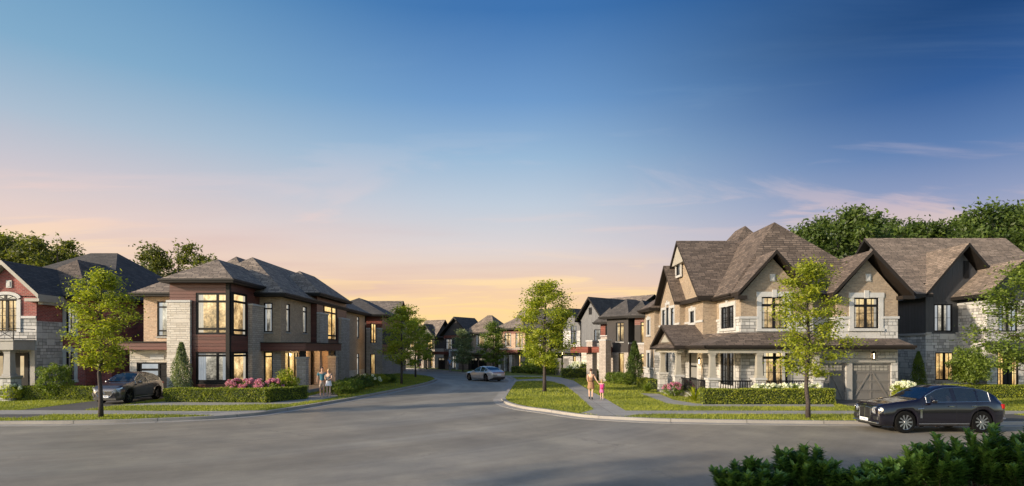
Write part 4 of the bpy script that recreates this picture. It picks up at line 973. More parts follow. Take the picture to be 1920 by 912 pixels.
bg_house = far_house('broad high roofed dark house seen over the roofs of the right hand row', 'gabled_house', 1168, 66, 50, 1086, 1200, 6.4,
    [(-.1,6.3,'dark_stucco','stucco_wall')], [(-.1,6.3,'grey_siding','siding_wall')],
    [gx(-.6,None,-.6,11,6.4,9.35,axis='x',wall='dark_stucco',mat='shingle_grey')], [], None)
far_house('dark roofed house seen between the grass island tree and the stone house', 'gabled_house', 1062, 72, 45, 1040, 1080, 5.2,
    [(-.1,5.2,'dark_stucco','stucco_wall')], [(-.1,5.2,'dark_stucco','stucco_wall')],
    [gx(-.6,None,-.6,None,5.2,7.9,axis='y',wall='dark_stucco',mat='shingle_dark')], [], None)
# house behind the middle tree
def ex5(root, W, fr, wl, wr):
    wgarage(root, W, 1006, 1020, 674, 701); b = MB(); b.wbox(W, 0, W.len, -.02, .08, 3.9, 4.02); b.build('belt_course', M['grey_trim'], root)
far_house('dark brick house mostly hidden behind the yellow-green tree on the grass island', 'brick_house', 1030, 70, 35, 990, 1050, 5.4,
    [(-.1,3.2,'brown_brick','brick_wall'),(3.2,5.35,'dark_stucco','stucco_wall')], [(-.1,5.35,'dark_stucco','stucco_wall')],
    [gx(-.4,None,-.5,None,5.4,7.9,mat='shingle_dark',axis='x')], [((1010,622,1019,646),C_(v=(.5,),glass='glass_dark'))], ex5)
def ex4(root, W, fr, wl, wr):
    wcanopy(root, W, 940, 981, 656, 662.5, 1.2)
    for a, b_ in ((943.5,947.5),(964,969),(954,956)): wpier(root, W, a, b_, 668, .5, 1.0, 'light_stone')
    wgarage(root, W, 948, 953.5, 672, 696, 'black'); wgarage(root, W, 957, 963.5, 670, 696, 'garage')
far_house('peach brick house with red wood band and stone porch piers behind the silver car', 'brick_house', 984.5, 75, 38, 936, 1010, 5.4,
    [(-.1,3.0,'taupe_brick','stone_wall'),(3.0,4.9,'peach_brick','brick_wall'),(4.9,5.4,'red_wood','wood_wall')], [(-.1,5.4,'brown_brick','brick_wall')],
    [hx(-.6,4.6,-.6,7,5.6,7.3), hx(4.7,None,-.5,7,5.4,6.9), hx(0,None,1.5,None,5.42,8.2)],
    [((946,624,958.5,649),C_(v=(.5,),t=(.78,),glass='glass_warm')), ((966.5,624.5,980,651.5),C_(v=(.55,),t=(.84,),glass='glass_warm')), ((972,666,976,696),C_(glass='glass_gold'))], ex4)
def ex3(root, W, fr, wl, wr):
    mb = MB(); u0, u1 = W.upx(882.5), W.upx(913); z0, z1 = W.zpy(661,1), W.zpy(653.5,1)
    mb.add([W.P(u0,1.1,z0),W.P(u1,1.1,z0),W.P(u1-.3,0,z1+.25),W.P(u0+.3,0,z1+.25),W.P(u0,1.1,z0-.15),W.P(u1,1.1,z0-.15)], [(0,1,2,3),(4,5,1,0)]); mb.build('skirt_roof', M['shingle_grey'], root)
    b = MB(); b.wbox(W, u0+.6, u1-.3, -.01, .05, 2.15, 2.75); b.build('lintel', M['trim'], root)
    wgarage(root, W, 884, 896, 671, 692, 'black'); wgarage(root, W, 898, 912.5, 671, 692, 'black')
far_house('tan roofed house with white framed window over a black double garage', 'brick_house', 928, 80, 36, 880, 948, 5.2,
    [(-.1,3.3,'brown_brick','brick_wall'),(3.3,5.15,'tan_brick','brick_wall')], [(-.1,5.15,'dark_stucco','stucco_wall')],
    [hx(-.7,None,-.6,None,5.2,7.7,mat='shingle_tan')],
    [((896.5,629,909.5,650.5),C_(v=(.5,),grid=(2,3),surround=.3,glass='glass_warm'))], ex3)
def ex2(root, W, fr, wl, wr):
    wcanopy(root, W, 820, 842, 659.5, 665, 1.2); wgarage(root, W, 822, 834.5, 671, 691, 'black')
    u0, u1 = W.upx(844), W.upx(859.5); b = MB(); b.wbox(W,u0,u0+.25,0,.3,0,2.6); b.wbox(W,u1-.25,u1,0,.3,0,2.6); b.wbox(W,u0,u1,0,.3,2.61,2.85); b.build('portal', M['trim'], root)
far_house('dark gabled house with red wood band and pale doorway in the far row', 'gabled_house', 878, 82, 34, 832, 893, 4.9,
    [(-.1,3.0,'brown_brick','brick_wall'),(3.0,4.45,'dark_stucco','stucco_wall'),(4.45,4.9,'red_wood','wood_wall')], [(-.1,4.9,'dark_stucco','stucco_wall')],
    [gx(-.5,None,-.5,None,4.95,7.5,mat='shingle_dark',axis='y',wall='dark_stucco')],
    [((836,636,847.5,655.5),C_(v=(.5,),t=(.7,),grid=(2,2),glass='glass_cool')), ((847,668,856,691),C_(v=(.5,),glass='glass_cool'))], ex2)
def ex1(root, W, fr, wl, wr):
    wcanopy(root, W, 788, 801, 658, 663.5, 1.2); wpier(root, W, 799.5, 804, 654.5, .4, 1.2, 'taupe_brick')
far_house('dark brick house with a small grey gable at the left end of the far row', 'gabled_house', 815, 90, 34, 788, 836, 4.65,
    [(-.1,3.0,'taupe_brick','stone_wall'),(3.0,4.6,'dark_stucco','stucco_wall')], [(-.1,3.0,'taupe_brick','stone_wall'),(3.0,4.6,'dark_stucco','stucco_wall')],
    [gx(-.6,None,-.5,None,4.65,7.5,axis='x',wall='dark_stucco'), gx(-.6,3.4,-.6,5,4.8,6.8,mat='shingle_dark',axis='y',wall='grey_siding')],
    [((801.5,637.5,810.5,655),C_(v=(.5,),t=(.8,),glass='glass_gold')), ((807,661,811.5,688),C_(glass='glass_gold'))], ex1)
far_house('dark low roofed house seen behind the pair of street trees left of the bend', 'modern_house', 782, 97, 30, 735, 800, 4.7,
    [(-.1,3.0,'taupe_brick','stone_wall'),(3.0,4.7,'dark_stucco','stucco_wall')], [(-.1,4.7,'dark_stucco','stucco_wall')],
    [hx(-.6,None,-.5,None,4.8,7.0,'shingle_dark')], [((750,666,758,686),C_(v=(.5,),glass='glass_gold')),((768,636,776,652),C_(v=(.5,),glass='glass_warm'))], None)
# ------------------------------------------------------------------ vegetation
rng = np.random.default_rng(11)
def fast_mesh(name, verts, nper, rnd, mat, nface=None):
    """verts: (N*nper,3) ; one face per nper verts; rnd: (N,)"""
    N = len(verts)//nper; me = bpy.data.meshes.new(name)
    me.vertices.add(len(verts)); me.vertices.foreach_set("co", verts.astype(np.float32).ravel())
    me.loops.add(len(verts)); me.loops.foreach_set("vertex_index", np.arange(len(verts), dtype=np.int32))
    me.polygons.add(N); me.polygons.foreach_set("loop_start", np.arange(0, len(verts), nper, dtype=np.int32))
    try: me.polygons.foreach_set("loop_total", np.full(N, nper, dtype=np.int32))
    except Exception: pass
    me.update(calc_edges=True)
    a = me.attributes.new('rnd', 'FLOAT', 'FACE'); a.data.foreach_set('value', rnd.astype(np.float32))
    me.materials.append(mat); return me
def leaves(cent, size, rnd, mat, name='crown', aspect=.5, up=.0, jit=.35, tri=False, droop=0):
    """rhombic leaves at the given centres, random attitudes; up>0 lays them flatter"""
    N = len(cent); a = rng.normal(size=(N,3)); a[:,2] = a[:,2]*(1-up)-droop; a /= np.linalg.norm(a, axis=1)[:,None]+1e-9
    b = rng.normal(size=(N,3)); b[:,2] *= (1-up); b -= a*(a*b).sum(1)[:,None]; b /= np.linalg.norm(b, axis=1)[:,None]+1e-9
    s = size*(1+jit*rng.uniform(-1,1,N))[:,None]; a = a*s; b = b*s*aspect
    n = np.cross(a, b); n /= np.linalg.norm(n, axis=1)[:,None]+1e-9
    fold = n*s*.12
    V = np.stack([cent-a*.5, cent+b*.5+fold, cent+a*.5, cent-b*.5+fold], 1).reshape(-1,3)
    return fast_mesh(name, V, 4, rnd, mat)
def link(name, me, parent=None):
    o = bpy.data.objects.new(name, me); col.objects.link(o); o.parent = parent; return o

def tree_meshes(seed, H, crown_z, width, nleaf, lsize, mat, r0=.09, nb=34, tiers=True, up=.5, clump=.34, shape='oval', lean=0, split=1, lo=0., mottled=.35, csz=1.):
    global rng
    rng = np.random.default_rng(seed); tb = MB(); cl = []; 
    top = H*.97; n = 10
    tp = [(lean*k/n+rng.normal()*.035*(k>1), rng.normal()*.035*(k>1), top*k/n) for k in range(n+1)]
    tb.tube(tp, [r0*(1.15 if k == 0 else 1)*(1-k/n)**.8+.012 for k in range(n+1)], 7)
    def trunk_at(z):
        t = max(0, min(.999, z/top))*n; i = int(t); f = t-i
        return Vector(tp[i]).lerp(Vector(tp[i+1]), f)
    for k in range(nb):
        t = (k+.5)/nb; z0 = crown_z*.9+(H*.93-crown_z*.9)*t
        ang = k*2.399+rng.normal()*.4
        if shape == 'oval': env = (math.sin(PI*min(1,(t*.86+.10)))**.6)*(1-.30*t)
        elif shape == 'round': env = math.sqrt(max(0, 1-(2*t-.9)**2/1.25))
        else: env = (1-t)**.7
        L = width/2*env*rng.uniform(.5,1.22); L = max(L, .25)
        rise = L*rng.uniform(.15,.6)+(.35*t)
        p0 = trunk_at(z0-rise*.45); p0 = Vector(p0)
        e = p0+Vector((math.cos(ang)*L, math.sin(ang)*L, rise))
        m_ = p0.lerp(e,.5)+Vector((0,0,-.06*L))+Vector(rng.normal(size=3)*.05*L)
        br = r0*.38*(1-t*.6)
        tb.tube([p0,m_,e],[br,br*.6,.008],5, cap=False)
        ns = 3 if split else 1
        pts = [(m_.lerp(e,.15),.75),(e,1.)]
        for q in range(ns+1):
            a2 = ang+rng.uniform(-1.1,1.1); st = m_.lerp(e, rng.uniform(.0,.7)); l2 = L*rng.uniform(.25,.5)
            e2 = st+Vector((math.cos(a2)*l2, math.sin(a2)*l2, l2*rng.uniform(-.05,.6)))
            tb.tube([st,e2],[br*.45,.006],4, cap=False); pts.append((e2,.9)); pts.append((st.lerp(e2,.5),.7))
        for c, s_ in pts: cl.append((c, s_*csz, t))
    cl.append((Vector(tp[-1]), .7, 1)); cl.append((Vector(tp[-2]), .8, .95))
    nC = len(cl); per = nleaf//nC; C = []; Rn = []
    for c, s_, t in cl:
        m = max(4, int(per*rng.uniform(.5,1.5)*s_)); sg = clump*s_*rng.uniform(.7,1.2)
        d = rng.normal(size=(m,3))*np.array([sg,sg,sg*(.42 if tiers else .75)]); C.append(np.array(c)[None]+d)
        Rn.append(np.clip(rng.normal(.45, .13)+rng.normal(size=m)*mottled*.4, 0, 1))
    me = leaves(np.concatenate(C), lsize, np.concatenate(Rn), mat, up=up, name='crown')
    return tb, me
def make_tree(name, label, group, loc, meshes, rz=0, sc=1., cat='tree', crown='crown', bark='bark', root=None):
    tb, me = meshes
    r = empty(name, (0,0,0), label=label, cat=cat, group=group)
    if isinstance(tb, MB): to = tb.build('trunk', M[bark], r, smooth=True)
    else: to = link('trunk', tb, r)
    link(crown, me, r); r.location = loc; r.rotation_euler.z = rz; r.scale = (sc,)*3
    return r, (to.data, me)

st = 'young street trees on the verges'
t1 = tree_meshes(3, 6.45, 2.2, 2.35, 11500, .115, M['leaf_lime'], r0=.085, nb=40, clump=.26)
x, y = g(189,783); make_tree('street_tree','lime green young tree on the left verge before the brown car',st,(x,y,0),t1)
t2 = tree_meshes(8, 6.8, 2.0, 2.9, 14000, .115, M['leaf_lime'], r0=.085, nb=42, clump=.27)
x, y = g(1515,785); r2, md = make_tree('street_tree','lime green young tree on the right verge before the brick garage house',st,(x,y,0),t2)
t3 = tree_meshes(21, 7.7, 1.9, 4.0, 17000, .16, M['leaf_lime'], r0=.12, nb=40, clump=.36)
x, y = g(1021,735); make_tree('street_tree','yellow green tree standing alone on the grass island by the sidewalk',st,(x,y,0),t3)
t4 = tree_meshes(34, 6.7, 1.7, 3.6, 8500, .17, M['leaf_lime'], r0=.09, nb=30, clump=.33)
x, y = g(753,720.5); r4, md4 = make_tree('street_tree','green street tree on the tip of the left lawn by the bend',st,(x,y,0),t4)
def tree_copy(name, label, group, loc, md, rz, sc, cat='tree'):
    r = empty(name, loc, rz, label=label, cat=cat, group=group); r.scale = sc if isinstance(sc, tuple) else (sc,)*3
    link('trunk', md[0], r); link('crown', md[1], r); return r
tree_copy('street_tree','smaller green tree just right of and beyond the tree on the lawn tip',st,(xat(779,60),60,0),md4,2.0,.95)
t5 = tree_meshes(55, 6.0, 1.3, 3.0, 9000, .2, M['leaf_pale'], r0=.09, nb=34, clump=.36)
r5, md5 = make_tree('street_tree','pale narrow tree before the dark gabled house of the far row',st,(xat(868,75),75,0),t5, sc=.92)
t6 = tree_meshes(61, 7.0, 1.4, 3.3, 10000, .2, M['leaf_mid'], r0=.09, nb=34, clump=.36)
make_tree('street_tree','green tree directly behind the silver car by the peach brick house',st,(xat(925,70),70,0),t6, sc=.9)
t8 = tree_meshes(77, 7.2, 2.0, 4.6, 15000, .14, M['leaf_mid'], r0=.09, nb=38, clump=.34)
make_tree('street_tree','green tree cut by the right edge of the picture',st,(xat(1938,27),27,0),t8)
tree_copy('street_tree','small tree at the left end of the far row of houses',st,(xat(800,84),84,0),md4,.7,.8)

# tall woodland trees beyond the houses
bg_ = 'tall trees standing beyond the houses'
w1 = tree_meshes(101, 15, 3, 9.5, 17000, .33, M['leaf_forest'], r0=.28, nb=34, tiers=False, up=.1, clump=.50, shape='round')
w2 = tree_meshes(113, 14, 3, 7, 14000, .33, M['leaf_forest'], r0=.25, nb=30, tiers=False, up=.1, clump=.48, shape='oval')
w3 = tree_meshes(127, 14, 2, 9, 9500, .34, M['leaf_olive'], r0=.24, nb=26, tiers=False, up=.1, clump=.52, shape='round')
spots = [ # px, D, top py, proto
 (1515,66,412,1),(1572,70,388,0),(1612,62,384,1),(1662,74,418,0),(1712,66,408,1),(1765,64,412,0),(1812,72,396,1),(1862,62,374,0),(1915,68,380,1),(1480,78,440,0),(1960,60,372,0),(1640,80,408,0),(1890,80,388,1),(1740,84,420,0),(1540,84,430,1)]
words = ['leftmost rounded tree beyond the tan brick roof','broad dark tree behind the tan brick roof with crown above its right slope','tallest airy crown in the middle of the right woodland','dark rounded tree just left of the charcoal house ridge','tree over the left gable of the charcoal house','wide tree above the middle of the tan shingle ridge','tree left of the highest crown at the right','highest crown beyond the charcoal house at the right','tree crown touching the right edge behind the charcoal house','low tree peeping from behind the tan brick peak','tree just outside the right edge beyond the charcoal house','deep tree filling the gap behind the woodland middle','deep tree behind the highest crown on the right','deep tree behind the tan shingle ridge','deep tree low behind the tan brick roof slope']
protos = {}
for i, (px, D, ty, k) in enumerate(spots):
    Ht = zat(ty, D); base = (15,14)[k]; loc = (xat(px,D), D, 0)
    if k not in protos:
        r, protos[k] = make_tree('woodland_tree', words[i], bg_, loc, (w1,w2)[k], rz=i*1.3, sc=Ht/base)
    else: r = tree_copy('woodland_tree', words[i], bg_, loc, protos[k], i*1.3, (Ht/base*1.05,Ht/base*1.05,Ht/base))
spotsL = [(8,62,432,0),(60,66,446,0),(108,60,440,0),(-40,60,430,0),(285,66,470,0),(335,64,450,0),(30,74,438,0)]
wordsL = ['olive tree at the left edge behind the brick gable','olive tree behind the red brick gable ridge','olive rounded tree rising left of the dark hip roof','olive tree just outside the left edge','low olive crown between the dark roof and the modern house','tall open olive tree rising between the two left houses','deep olive tree behind the gable']
mdo = None
for i, (px, D, ty, k) in enumerate(spotsL):
    Ht = zat(ty, D); loc = (xat(px,D), D, 0)
    if mdo is None: r, mdo = make_tree('woodland_tree', wordsL[i], bg_, loc, w3, sc=Ht/14)
    else: tree_copy('woodland_tree', wordsL[i], bg_, loc, mdo, i*1.7, Ht/14)

# ---- shrubs, hedges, flowers
def blob(seed, rx, ry, rz, n, lsize, mat, kind='round', z0=0., name='foliage', up=.0, shell=.55, droop=0, aspect=.5, mottled=.15):
    global rng; rng = np.random.default_rng(seed)
    u = rng.normal(size=(n,3)); u /= np.linalg.norm(u,axis=1)[:,None]; r = rng.uniform(shell,1,n)**.6
    lump = 1+.16*np.sin(u[:,0]*7+seed)*np.cos(u[:,1]*6+seed*2)+.12*np.sin(u[:,2]*9+seed)
    P_ = u*(r*lump)[:,None]
    if kind == 'column':
        t = rng.uniform(0,1,n); th = rng.uniform(0,2*PI,n); rad = (np.sin(PI*(t*.8+.16))**.7)*(1-.55*t)*np.sqrt(rng.uniform(.15,1,n))*(1+.18*np.sin(th*4+t*14+seed))
        P_ = np.stack([np.cos(th)*rad, np.sin(th)*rad, 2*t-1],1)
    P_ = P_*np.array([rx,ry,rz])+np.array([0,0,z0+rz])
    rn = np.clip(.45+.2*np.sin(P_[:,0]*6+seed)*np.sin(P_[:,2]*5)+rng.normal(size=n)*mottled,0,1)
    return leaves(P_, lsize, rn, mat, name=name, up=up, droop=droop, aspect=aspect)
def stems(n, rx, rz, seed, r=.014):
    q = np.random.default_rng(seed); b = MB()
    for k in range(n):
        a = q.uniform(0,2*PI); e = (math.cos(a)*rx*q.uniform(.2,.6), math.sin(a)*rx*q.uniform(.2,.6), rz*q.uniform(1,1.7))
        b.tube([(q.normal()*.04,q.normal()*.04,0),(e[0]*.4,e[1]*.4,e[2]*.5),e],[r,r*.7,r*.3],5,cap=False)
    return b
def shrub(label, loc, rx, ry, rz, n, ls, mat='leaf_mid', kind='round', seed=1, group=None, flowers=None, name='shrub', up=0, droop=0, aspect=.5, cat='shrub', z0=.05, fl_n=14, fl_s=.09, shell=.55):
    r = empty(name, (0,0,0), label=label, cat=cat, group=group)
    stems(9, rx, rz, seed).build('stem', M['bark'], r)
    link('foliage', blob(seed, rx, ry, rz, n, ls, M[mat], kind, z0, up=up, droop=droop, aspect=aspect, shell=shell), r)
    if flowers:
        q = np.random.default_rng(seed+5); C = []; 
        for k in range(fl_n):
            a = q.uniform(0,2*PI); ph = q.uniform(.05,1.25); c = np.array([math.cos(a)*math.cos(ph)*rx*1.03, math.sin(a)*math.cos(ph)*ry*1.03, z0+rz+math.sin(ph)*rz*1.03])
            u = q.normal(size=(60,3)); u /= np.linalg.norm(u,axis=1)[:,None]; C.append((c, u*fl_s))
        global rng
        for k, (c, u) in enumerate(C):
            rng = np.random.default_rng(seed*31+k); me = leaves(c[None]+u, fl_s*.8, np.clip(rng.normal(.5,.25,len(u)),0,1), M[flowers], name='flower_head', aspect=.9)
            link('flower_head', me, r)
    r.location = loc; return r
def hedge(label, p0, p1, w, h, seed, mat='leaf_hedge', group='clipped hedges before the houses', ls=.075, dens=420, extra=None):
    """clipped box hedge along p0 -> p1 -> (extra)"""
    global rng; rng = np.random.default_rng(seed)
    line = [Vector(p) for p in ([p0, p1]+([extra] if extra else []))]
    P_ = []; 
    root = empty('hedge', (*line[0], 0), label=label, cat='hedge', group=group)
    inner = MB()
    for a, b in zip(line[:-1], line[1:]):
        d = b-a; L = d.length; d.normalize(); n = Vector((d.y,-d.x))
        N = int(dens*(L*h*2+L*w+w*h*2)*1.6)
        s = rng.uniform(-w*.5, L+w*.5, N); f = rng.uniform(0,1,N); 
        which = rng.choice(4, N, p=[.4,.25,.30,.05])
        o = np.where(which==0, w/2, np.where(which==1, -w/2, rng.uniform(-w/2,w/2,N)))
        z = np.where(which==2, h, rng.uniform(.03,h,N))
        e = which==3; s = np.where(e, np.where(rng.uniform(size=N)<.5, -w*.5, L+w*.5), s)
        dep = np.abs(rng.normal(size=N))*.035
        o = o-np.sign(o)*np.where((which<2), dep, 0)+rng.normal(size=N)*.012; z = z-np.where(which==2, dep*.8, 0)+.018*np.sin(s*3+seed)+rng.normal(size=N)*.012
        P_.append(np.stack([a.x+d.x*s+n.x*o, a.y+d.y*s+n.y*o, z],1))
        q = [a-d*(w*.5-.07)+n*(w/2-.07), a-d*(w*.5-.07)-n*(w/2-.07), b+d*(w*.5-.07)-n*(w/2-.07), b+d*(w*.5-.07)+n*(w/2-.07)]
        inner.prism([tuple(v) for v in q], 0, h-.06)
    P_ = np.concatenate(P_); off = np.array([line[0].x, line[0].y, 0])
    rn = np.clip(.42+.16*np.sin(P_[:,0]*5)*np.sin(P_[:,2]*7+P_[:,1]*3)+rng.normal(size=len(P_))*.17,0,1)
    me = leaves(P_-off, ls, rn, M[mat], name='foliage', up=.1)
    link('foliage', me, root)
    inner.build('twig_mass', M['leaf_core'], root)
    return root
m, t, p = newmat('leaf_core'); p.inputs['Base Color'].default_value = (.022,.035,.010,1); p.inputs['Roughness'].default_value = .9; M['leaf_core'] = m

hedge('long clipped hedge before the red brick house at the left edge', g(33,750.5), g(172,750.5), .8, .80, 5)
hedge('clipped hedge before the corner window, turning back at its right end', g(326,753.5), g(498,754.5), .75, .76, 6, extra=g(561,748.5))
hedge('clipped hedge before the porch railing of the tan brick house', g(1327,757.5), g(1545,757.5), .8, .80, 7)
hedge('long hedge behind the black car at the right edge', g(1722,745.5), (31.5,34.6), .8, .78, 8)
hedge('low dark hedge left of the white flowered bush by the stone house', g(1063,708.8), g(1108,708.8), 1.2, .95, 9, ls=.11, dens=150)
hedge('short hedge beside the tan brick house porch steps', g(1206,727), g(1222,731), .8, .75, 10, ls=.09, dens=250)
hedge('low hedge before the peach brick house beyond the road', g(967,699.6), g(988,699.8), 1.0, .8, 12, ls=.13, dens=120)

sg = 'garden shrubs by the house walls'
shrub('feathery green shrub behind the left hedge at the red brick house', (xat(104,33.4),33.4,0), .95,.7,1.05, 5200, .13, 'leaf_mid', seed=3, group=sg, droop=-.6, aspect=.3)
shrub('slender pale columnar shrub against the cream stone pilaster', (xat(340,33.3),33.3,0), .72,.6,1.62, 7500, .09, 'leaf_pale','column', seed=4, group=sg, shell=.2)
shrub('rounded green shrub right of the pink flowers at the corner house', (xat(536,34.4),34.4,0), .75,.6,.82, 3600, .10, 'leaf_lime', seed=6, group=sg, shell=.3)
for i, px in enumerate((440,466,492,513)):
    shrub(['pink flowering hydrangea nearest the corner post','second pink hydrangea from the corner post','third pink hydrangea from the corner post','pink hydrangea beside the rounded green shrub'][i], (xat(px,33.5),33.5,0), .52,.45,.56, 1100, .10, 'leaf_mid', seed=20+i, group='pink hydrangeas behind the hedge', flowers='petal_pink', fl_n=26, fl_s=.085, name='hydrangea', cat='flowering bush')
for i, (px, py, s) in enumerate(((635,742,.55),(652,738,.6),(668,733,.62),(686,729,.6),(705,722,.5),(722,719,.45))):
    x, y = g(px,py); shrub(['low shrub right beside the standing couple','low shrub second from the couple','dark low shrub in the middle of the left wall bed','white flecked shrub under the narrow brick windows','lime shrub at the back corner of the long brick wall','last small shrub of the left wall bed'][i], (x,y+.5,0), .95,.6,s*.8, 2200, .11, ['leaf_mid','leaf_mid','leaf_forest','leaf_mid','leaf_lime','leaf_mid'][i], seed=40+i, group='low shrubs along the left house wall', flowers='petal_white' if i == 3 else None)
x, y = g(18,752); shrub('small white flowering bush at the left end of the hedge', (x,y,0), .7,.5,.42, 1500, .10, 'leaf_lime', seed=50, flowers='petal_white', fl_n=12, name='flowering_bush', cat='flowering bush')
# right side
shrub('pink flowering bush by the curved footpath of the tan brick house', (*g(1262,744),0), .62,.55,.40, 1500, .09, 'leaf_mid', seed=61, group='pink flowers at the porch corner', flowers='petal_pink', fl_n=34, fl_s=.07, name='flowering_bush', cat='flowering bush')
shrub('pink flowering bush against the porch pier of the tan brick house', (*g(1284,741),0), .55,.5,.42, 1300, .09, 'leaf_mid', seed=62, group='pink flowers at the porch corner', flowers='petal_pink', fl_n=28, fl_s=.07, name='flowering_bush', cat='flowering bush')
for i, px in enumerate((1425,1447,1468,1490,1510,1530)):
    shrub(['white hydrangea nearest the porch column','second white hydrangea behind the long hedge','third white hydrangea behind the long hedge','fourth white hydrangea, left of the street tree trunk','fifth white hydrangea, beside the street tree trunk','last white hydrangea before the end pier'][i], (xat(px,31.9),31.9,0), .42,.36,.46, 800, .09, 'leaf_mid', seed=70+i, group='white hydrangeas behind the porch hedge', flowers='petal_white', fl_n=11, fl_s=.10, name='hydrangea', cat='flowering bush')
shrub('large white hydrangea at the right edge of the garage drive', (*g(1696,754),0), .68,.55,.52, 2000, .10, 'leaf_lime', seed=80, flowers='petal_white', fl_n=26, fl_s=.10, name='hydrangea', cat='flowering bush')
shrub('narrow conical shrub against the dark corner of the charcoal house', (xat(1722,37.2),37.2,0), .55,.5,1.35, 4500, .09, 'leaf_mid','column', seed=81, group=sg, shell=.2)
shrub('broad rounded bush before the stone wall of the charcoal house', (xat(1817,34.9),34.9,0), 1.2,.9,1.12, 8500, .12, 'leaf_mid', seed=82, group=sg, z0=.75, droop=-.5, shell=.15)
shrub('pointed evergreen before the dark stucco house', (xat(1190,47),47,0), .85,.8,1.75, 6000, .12, 'leaf_forest','column', seed=83, group=sg, shell=.2)
for i, (px, D) in enumerate(((1152,49),(1164,48),(1177,47))):
    shrub(['low green shrub by the stone pier','middle low green shrub by the dark stucco wall','low green shrub at the foot of the pointed evergreen'][i], (xat(px,D),D,0), .8,.6,.5, 1600, .12, 'leaf_mid', seed=84+i, group='low shrubs before the dark stucco house')
x, y = g(1120,713); shrub('small dark shrub behind the walking woman', (x,y,0), .5,.5,.42, 1200, .11, 'leaf_forest', seed=90, group=sg)
shrub('white flowered rounded bush before the pale stone house', (xat(1087,60),60,0), 1.25,1.0,.75, 2600, .15, 'leaf_mid', seed=91, flowers='petal_white', fl_n=44, fl_s=.13, name='flowering_bush', cat='flowering bush')
for i, (px, D) in enumerate(((996,69),(1010,68),(1024,67),(1040,66))):
    shrub(['leafy shrub by the low far hedge','second leafy shrub behind the island tree','leafy shrub right behind the island tree trunk','leafy shrub right of the island tree trunk'][i], (xat(px,D),D,0), 1.2,.8,.95, 1500, .19, 'leaf_mid', seed=93+i, group='leafy shrubs before the dark brick house')

# strap-leaved plants
def strap_plant(label, loc, n, L, seed, mat='leaf_lime', group=None):
    q = np.random.default_rng(seed); V = []; 
    for k in range(n):
        a = q.uniform(0,2*PI); tilt = q.uniform(.25,1.1); l = L*q.uniform(.7,1.1); w = .035
        pr = np.zeros(3); d = np.array([math.cos(a)*math.sin(tilt), math.sin(a)*math.sin(tilt), math.cos(tilt)]); s = np.array([-math.sin(a), math.cos(a), 0])
        for j in range(5):
            d2 = d+np.array([math.cos(a)*.12,math.sin(a)*.12,-.30])*(1 if j > 1 else .3); d2 /= np.linalg.norm(d2); nx = pr+d*l/5; w0 = w*math.sin(PI*(j*.18+.12)); w1 = w*math.sin(PI*((j+1)*.18+.12)) if j < 4 else .001
            V += [pr-s*w0, pr+s*w0, nx+s*w1, nx-s*w1]; pr = nx; d = d2
    V = np.array(V); me = fast_mesh('leaf_rosette', V, 4, np.repeat(q.uniform(.3,.9,n),5), M[mat])
    o = link('strap_leaved_plant', me); o.location = loc; tag(o, label, 'plant', group); return o
strap_plant('spiky strap leaved plant at the left end of the porch hedge', (*g(1302,752),0), 70, 1.15, 5, 'leaf_lime')
strap_plant('green fern like plant beside the short hedge on the lawn', (*g(1213,736),0), 80, .95, 6, 'leaf_mid')

# foreground laurel bushes, bottom right
def laurel(label, px, D, h, w, n, seed, ns):
    global rng; q = np.random.default_rng(seed); b = MB(); P_ = []; T = []; U = []; Rn = []
    for k in range(ns):
        a = q.uniform(0,2*PI); r = w*math.sqrt(q.uniform(0,1)); sx_, sy_ = math.cos(a)*r, math.sin(a)*r*.7
        hh = h*(1-.30*(r/w)**2)*q.uniform(.50,1.10); 
        pts = [(sx_*.5,sy_*.5,0),(sx_*.8,sy_*.8,hh*.5),(sx_+q.normal()*.05,sy_+q.normal()*.05,hh)]
        b.tube(pts,[.014,.01,.004],4,cap=False)
        tone = q.normal(.45,.12)
        m = n//ns
        for j in range(m):
            f = .35+.65*(j+.5)/m; p0 = np.array(pts[1])*(1-max(0,(f-.5)*2))+np.array(pts[2])*max(0,(f-.5)*2) if f > .5 else np.array(pts[0])*(1-f*2)+np.array(pts[1])*f*2
            aa = j*2.4+q.normal()*.3; el = .25+.9*max(0,(f-.55))*1.6+q.normal()*.15
            T.append((math.cos(aa)*math.cos(el), math.sin(aa)*math.cos(el), math.sin(el))); P_.append(p0); Rn.append(np.clip(tone+q.normal()*.14+.25*(f>.93),0,1))
    P_ = np.array(P_); T = np.array(T); N = len(P_); S_ = np.cross(T, np.array([0,0,1.])); S_ /= np.linalg.norm(S_,axis=1)[:,None]+1e-9; Nn = np.cross(S_,T)
    L = (.165*(1+.3*q.uniform(-1,1,N)))[:,None]; Wd = L*.19
    droop = -Nn*L*.12
    a0 = P_; a1 = P_+T*L*.35+S_*Wd+Nn*L*.05; a2 = P_+T*L*.7+S_*Wd*.8+droop*.3+Nn*L*.04; a3 = P_+T*L+droop; b1 = P_+T*L*.35-S_*Wd+Nn*L*.05; b2 = P_+T*L*.7-S_*Wd*.8+droop*.3+Nn*L*.04; m1 = P_+T*L*.5+droop*.1
    V = np.concatenate([np.stack([a0,a1,a2,m1],1),np.stack([m1,a2,a3,b2],1),np.stack([a0,m1,b2,b1],1)],0).reshape(-1,3)
    me = fast_mesh('foliage', V, 4, np.tile(np.array(Rn),3), M['leaf_gloss'])
    r = empty('laurel_bush', (0,0,0), label=label, cat='shrub', group='dark leafy bushes in the bottom right foreground')
    b.build('stem', M['bark'], r); link('foliage', me, r); r.location = (xat(px,D),D,-.1); return r
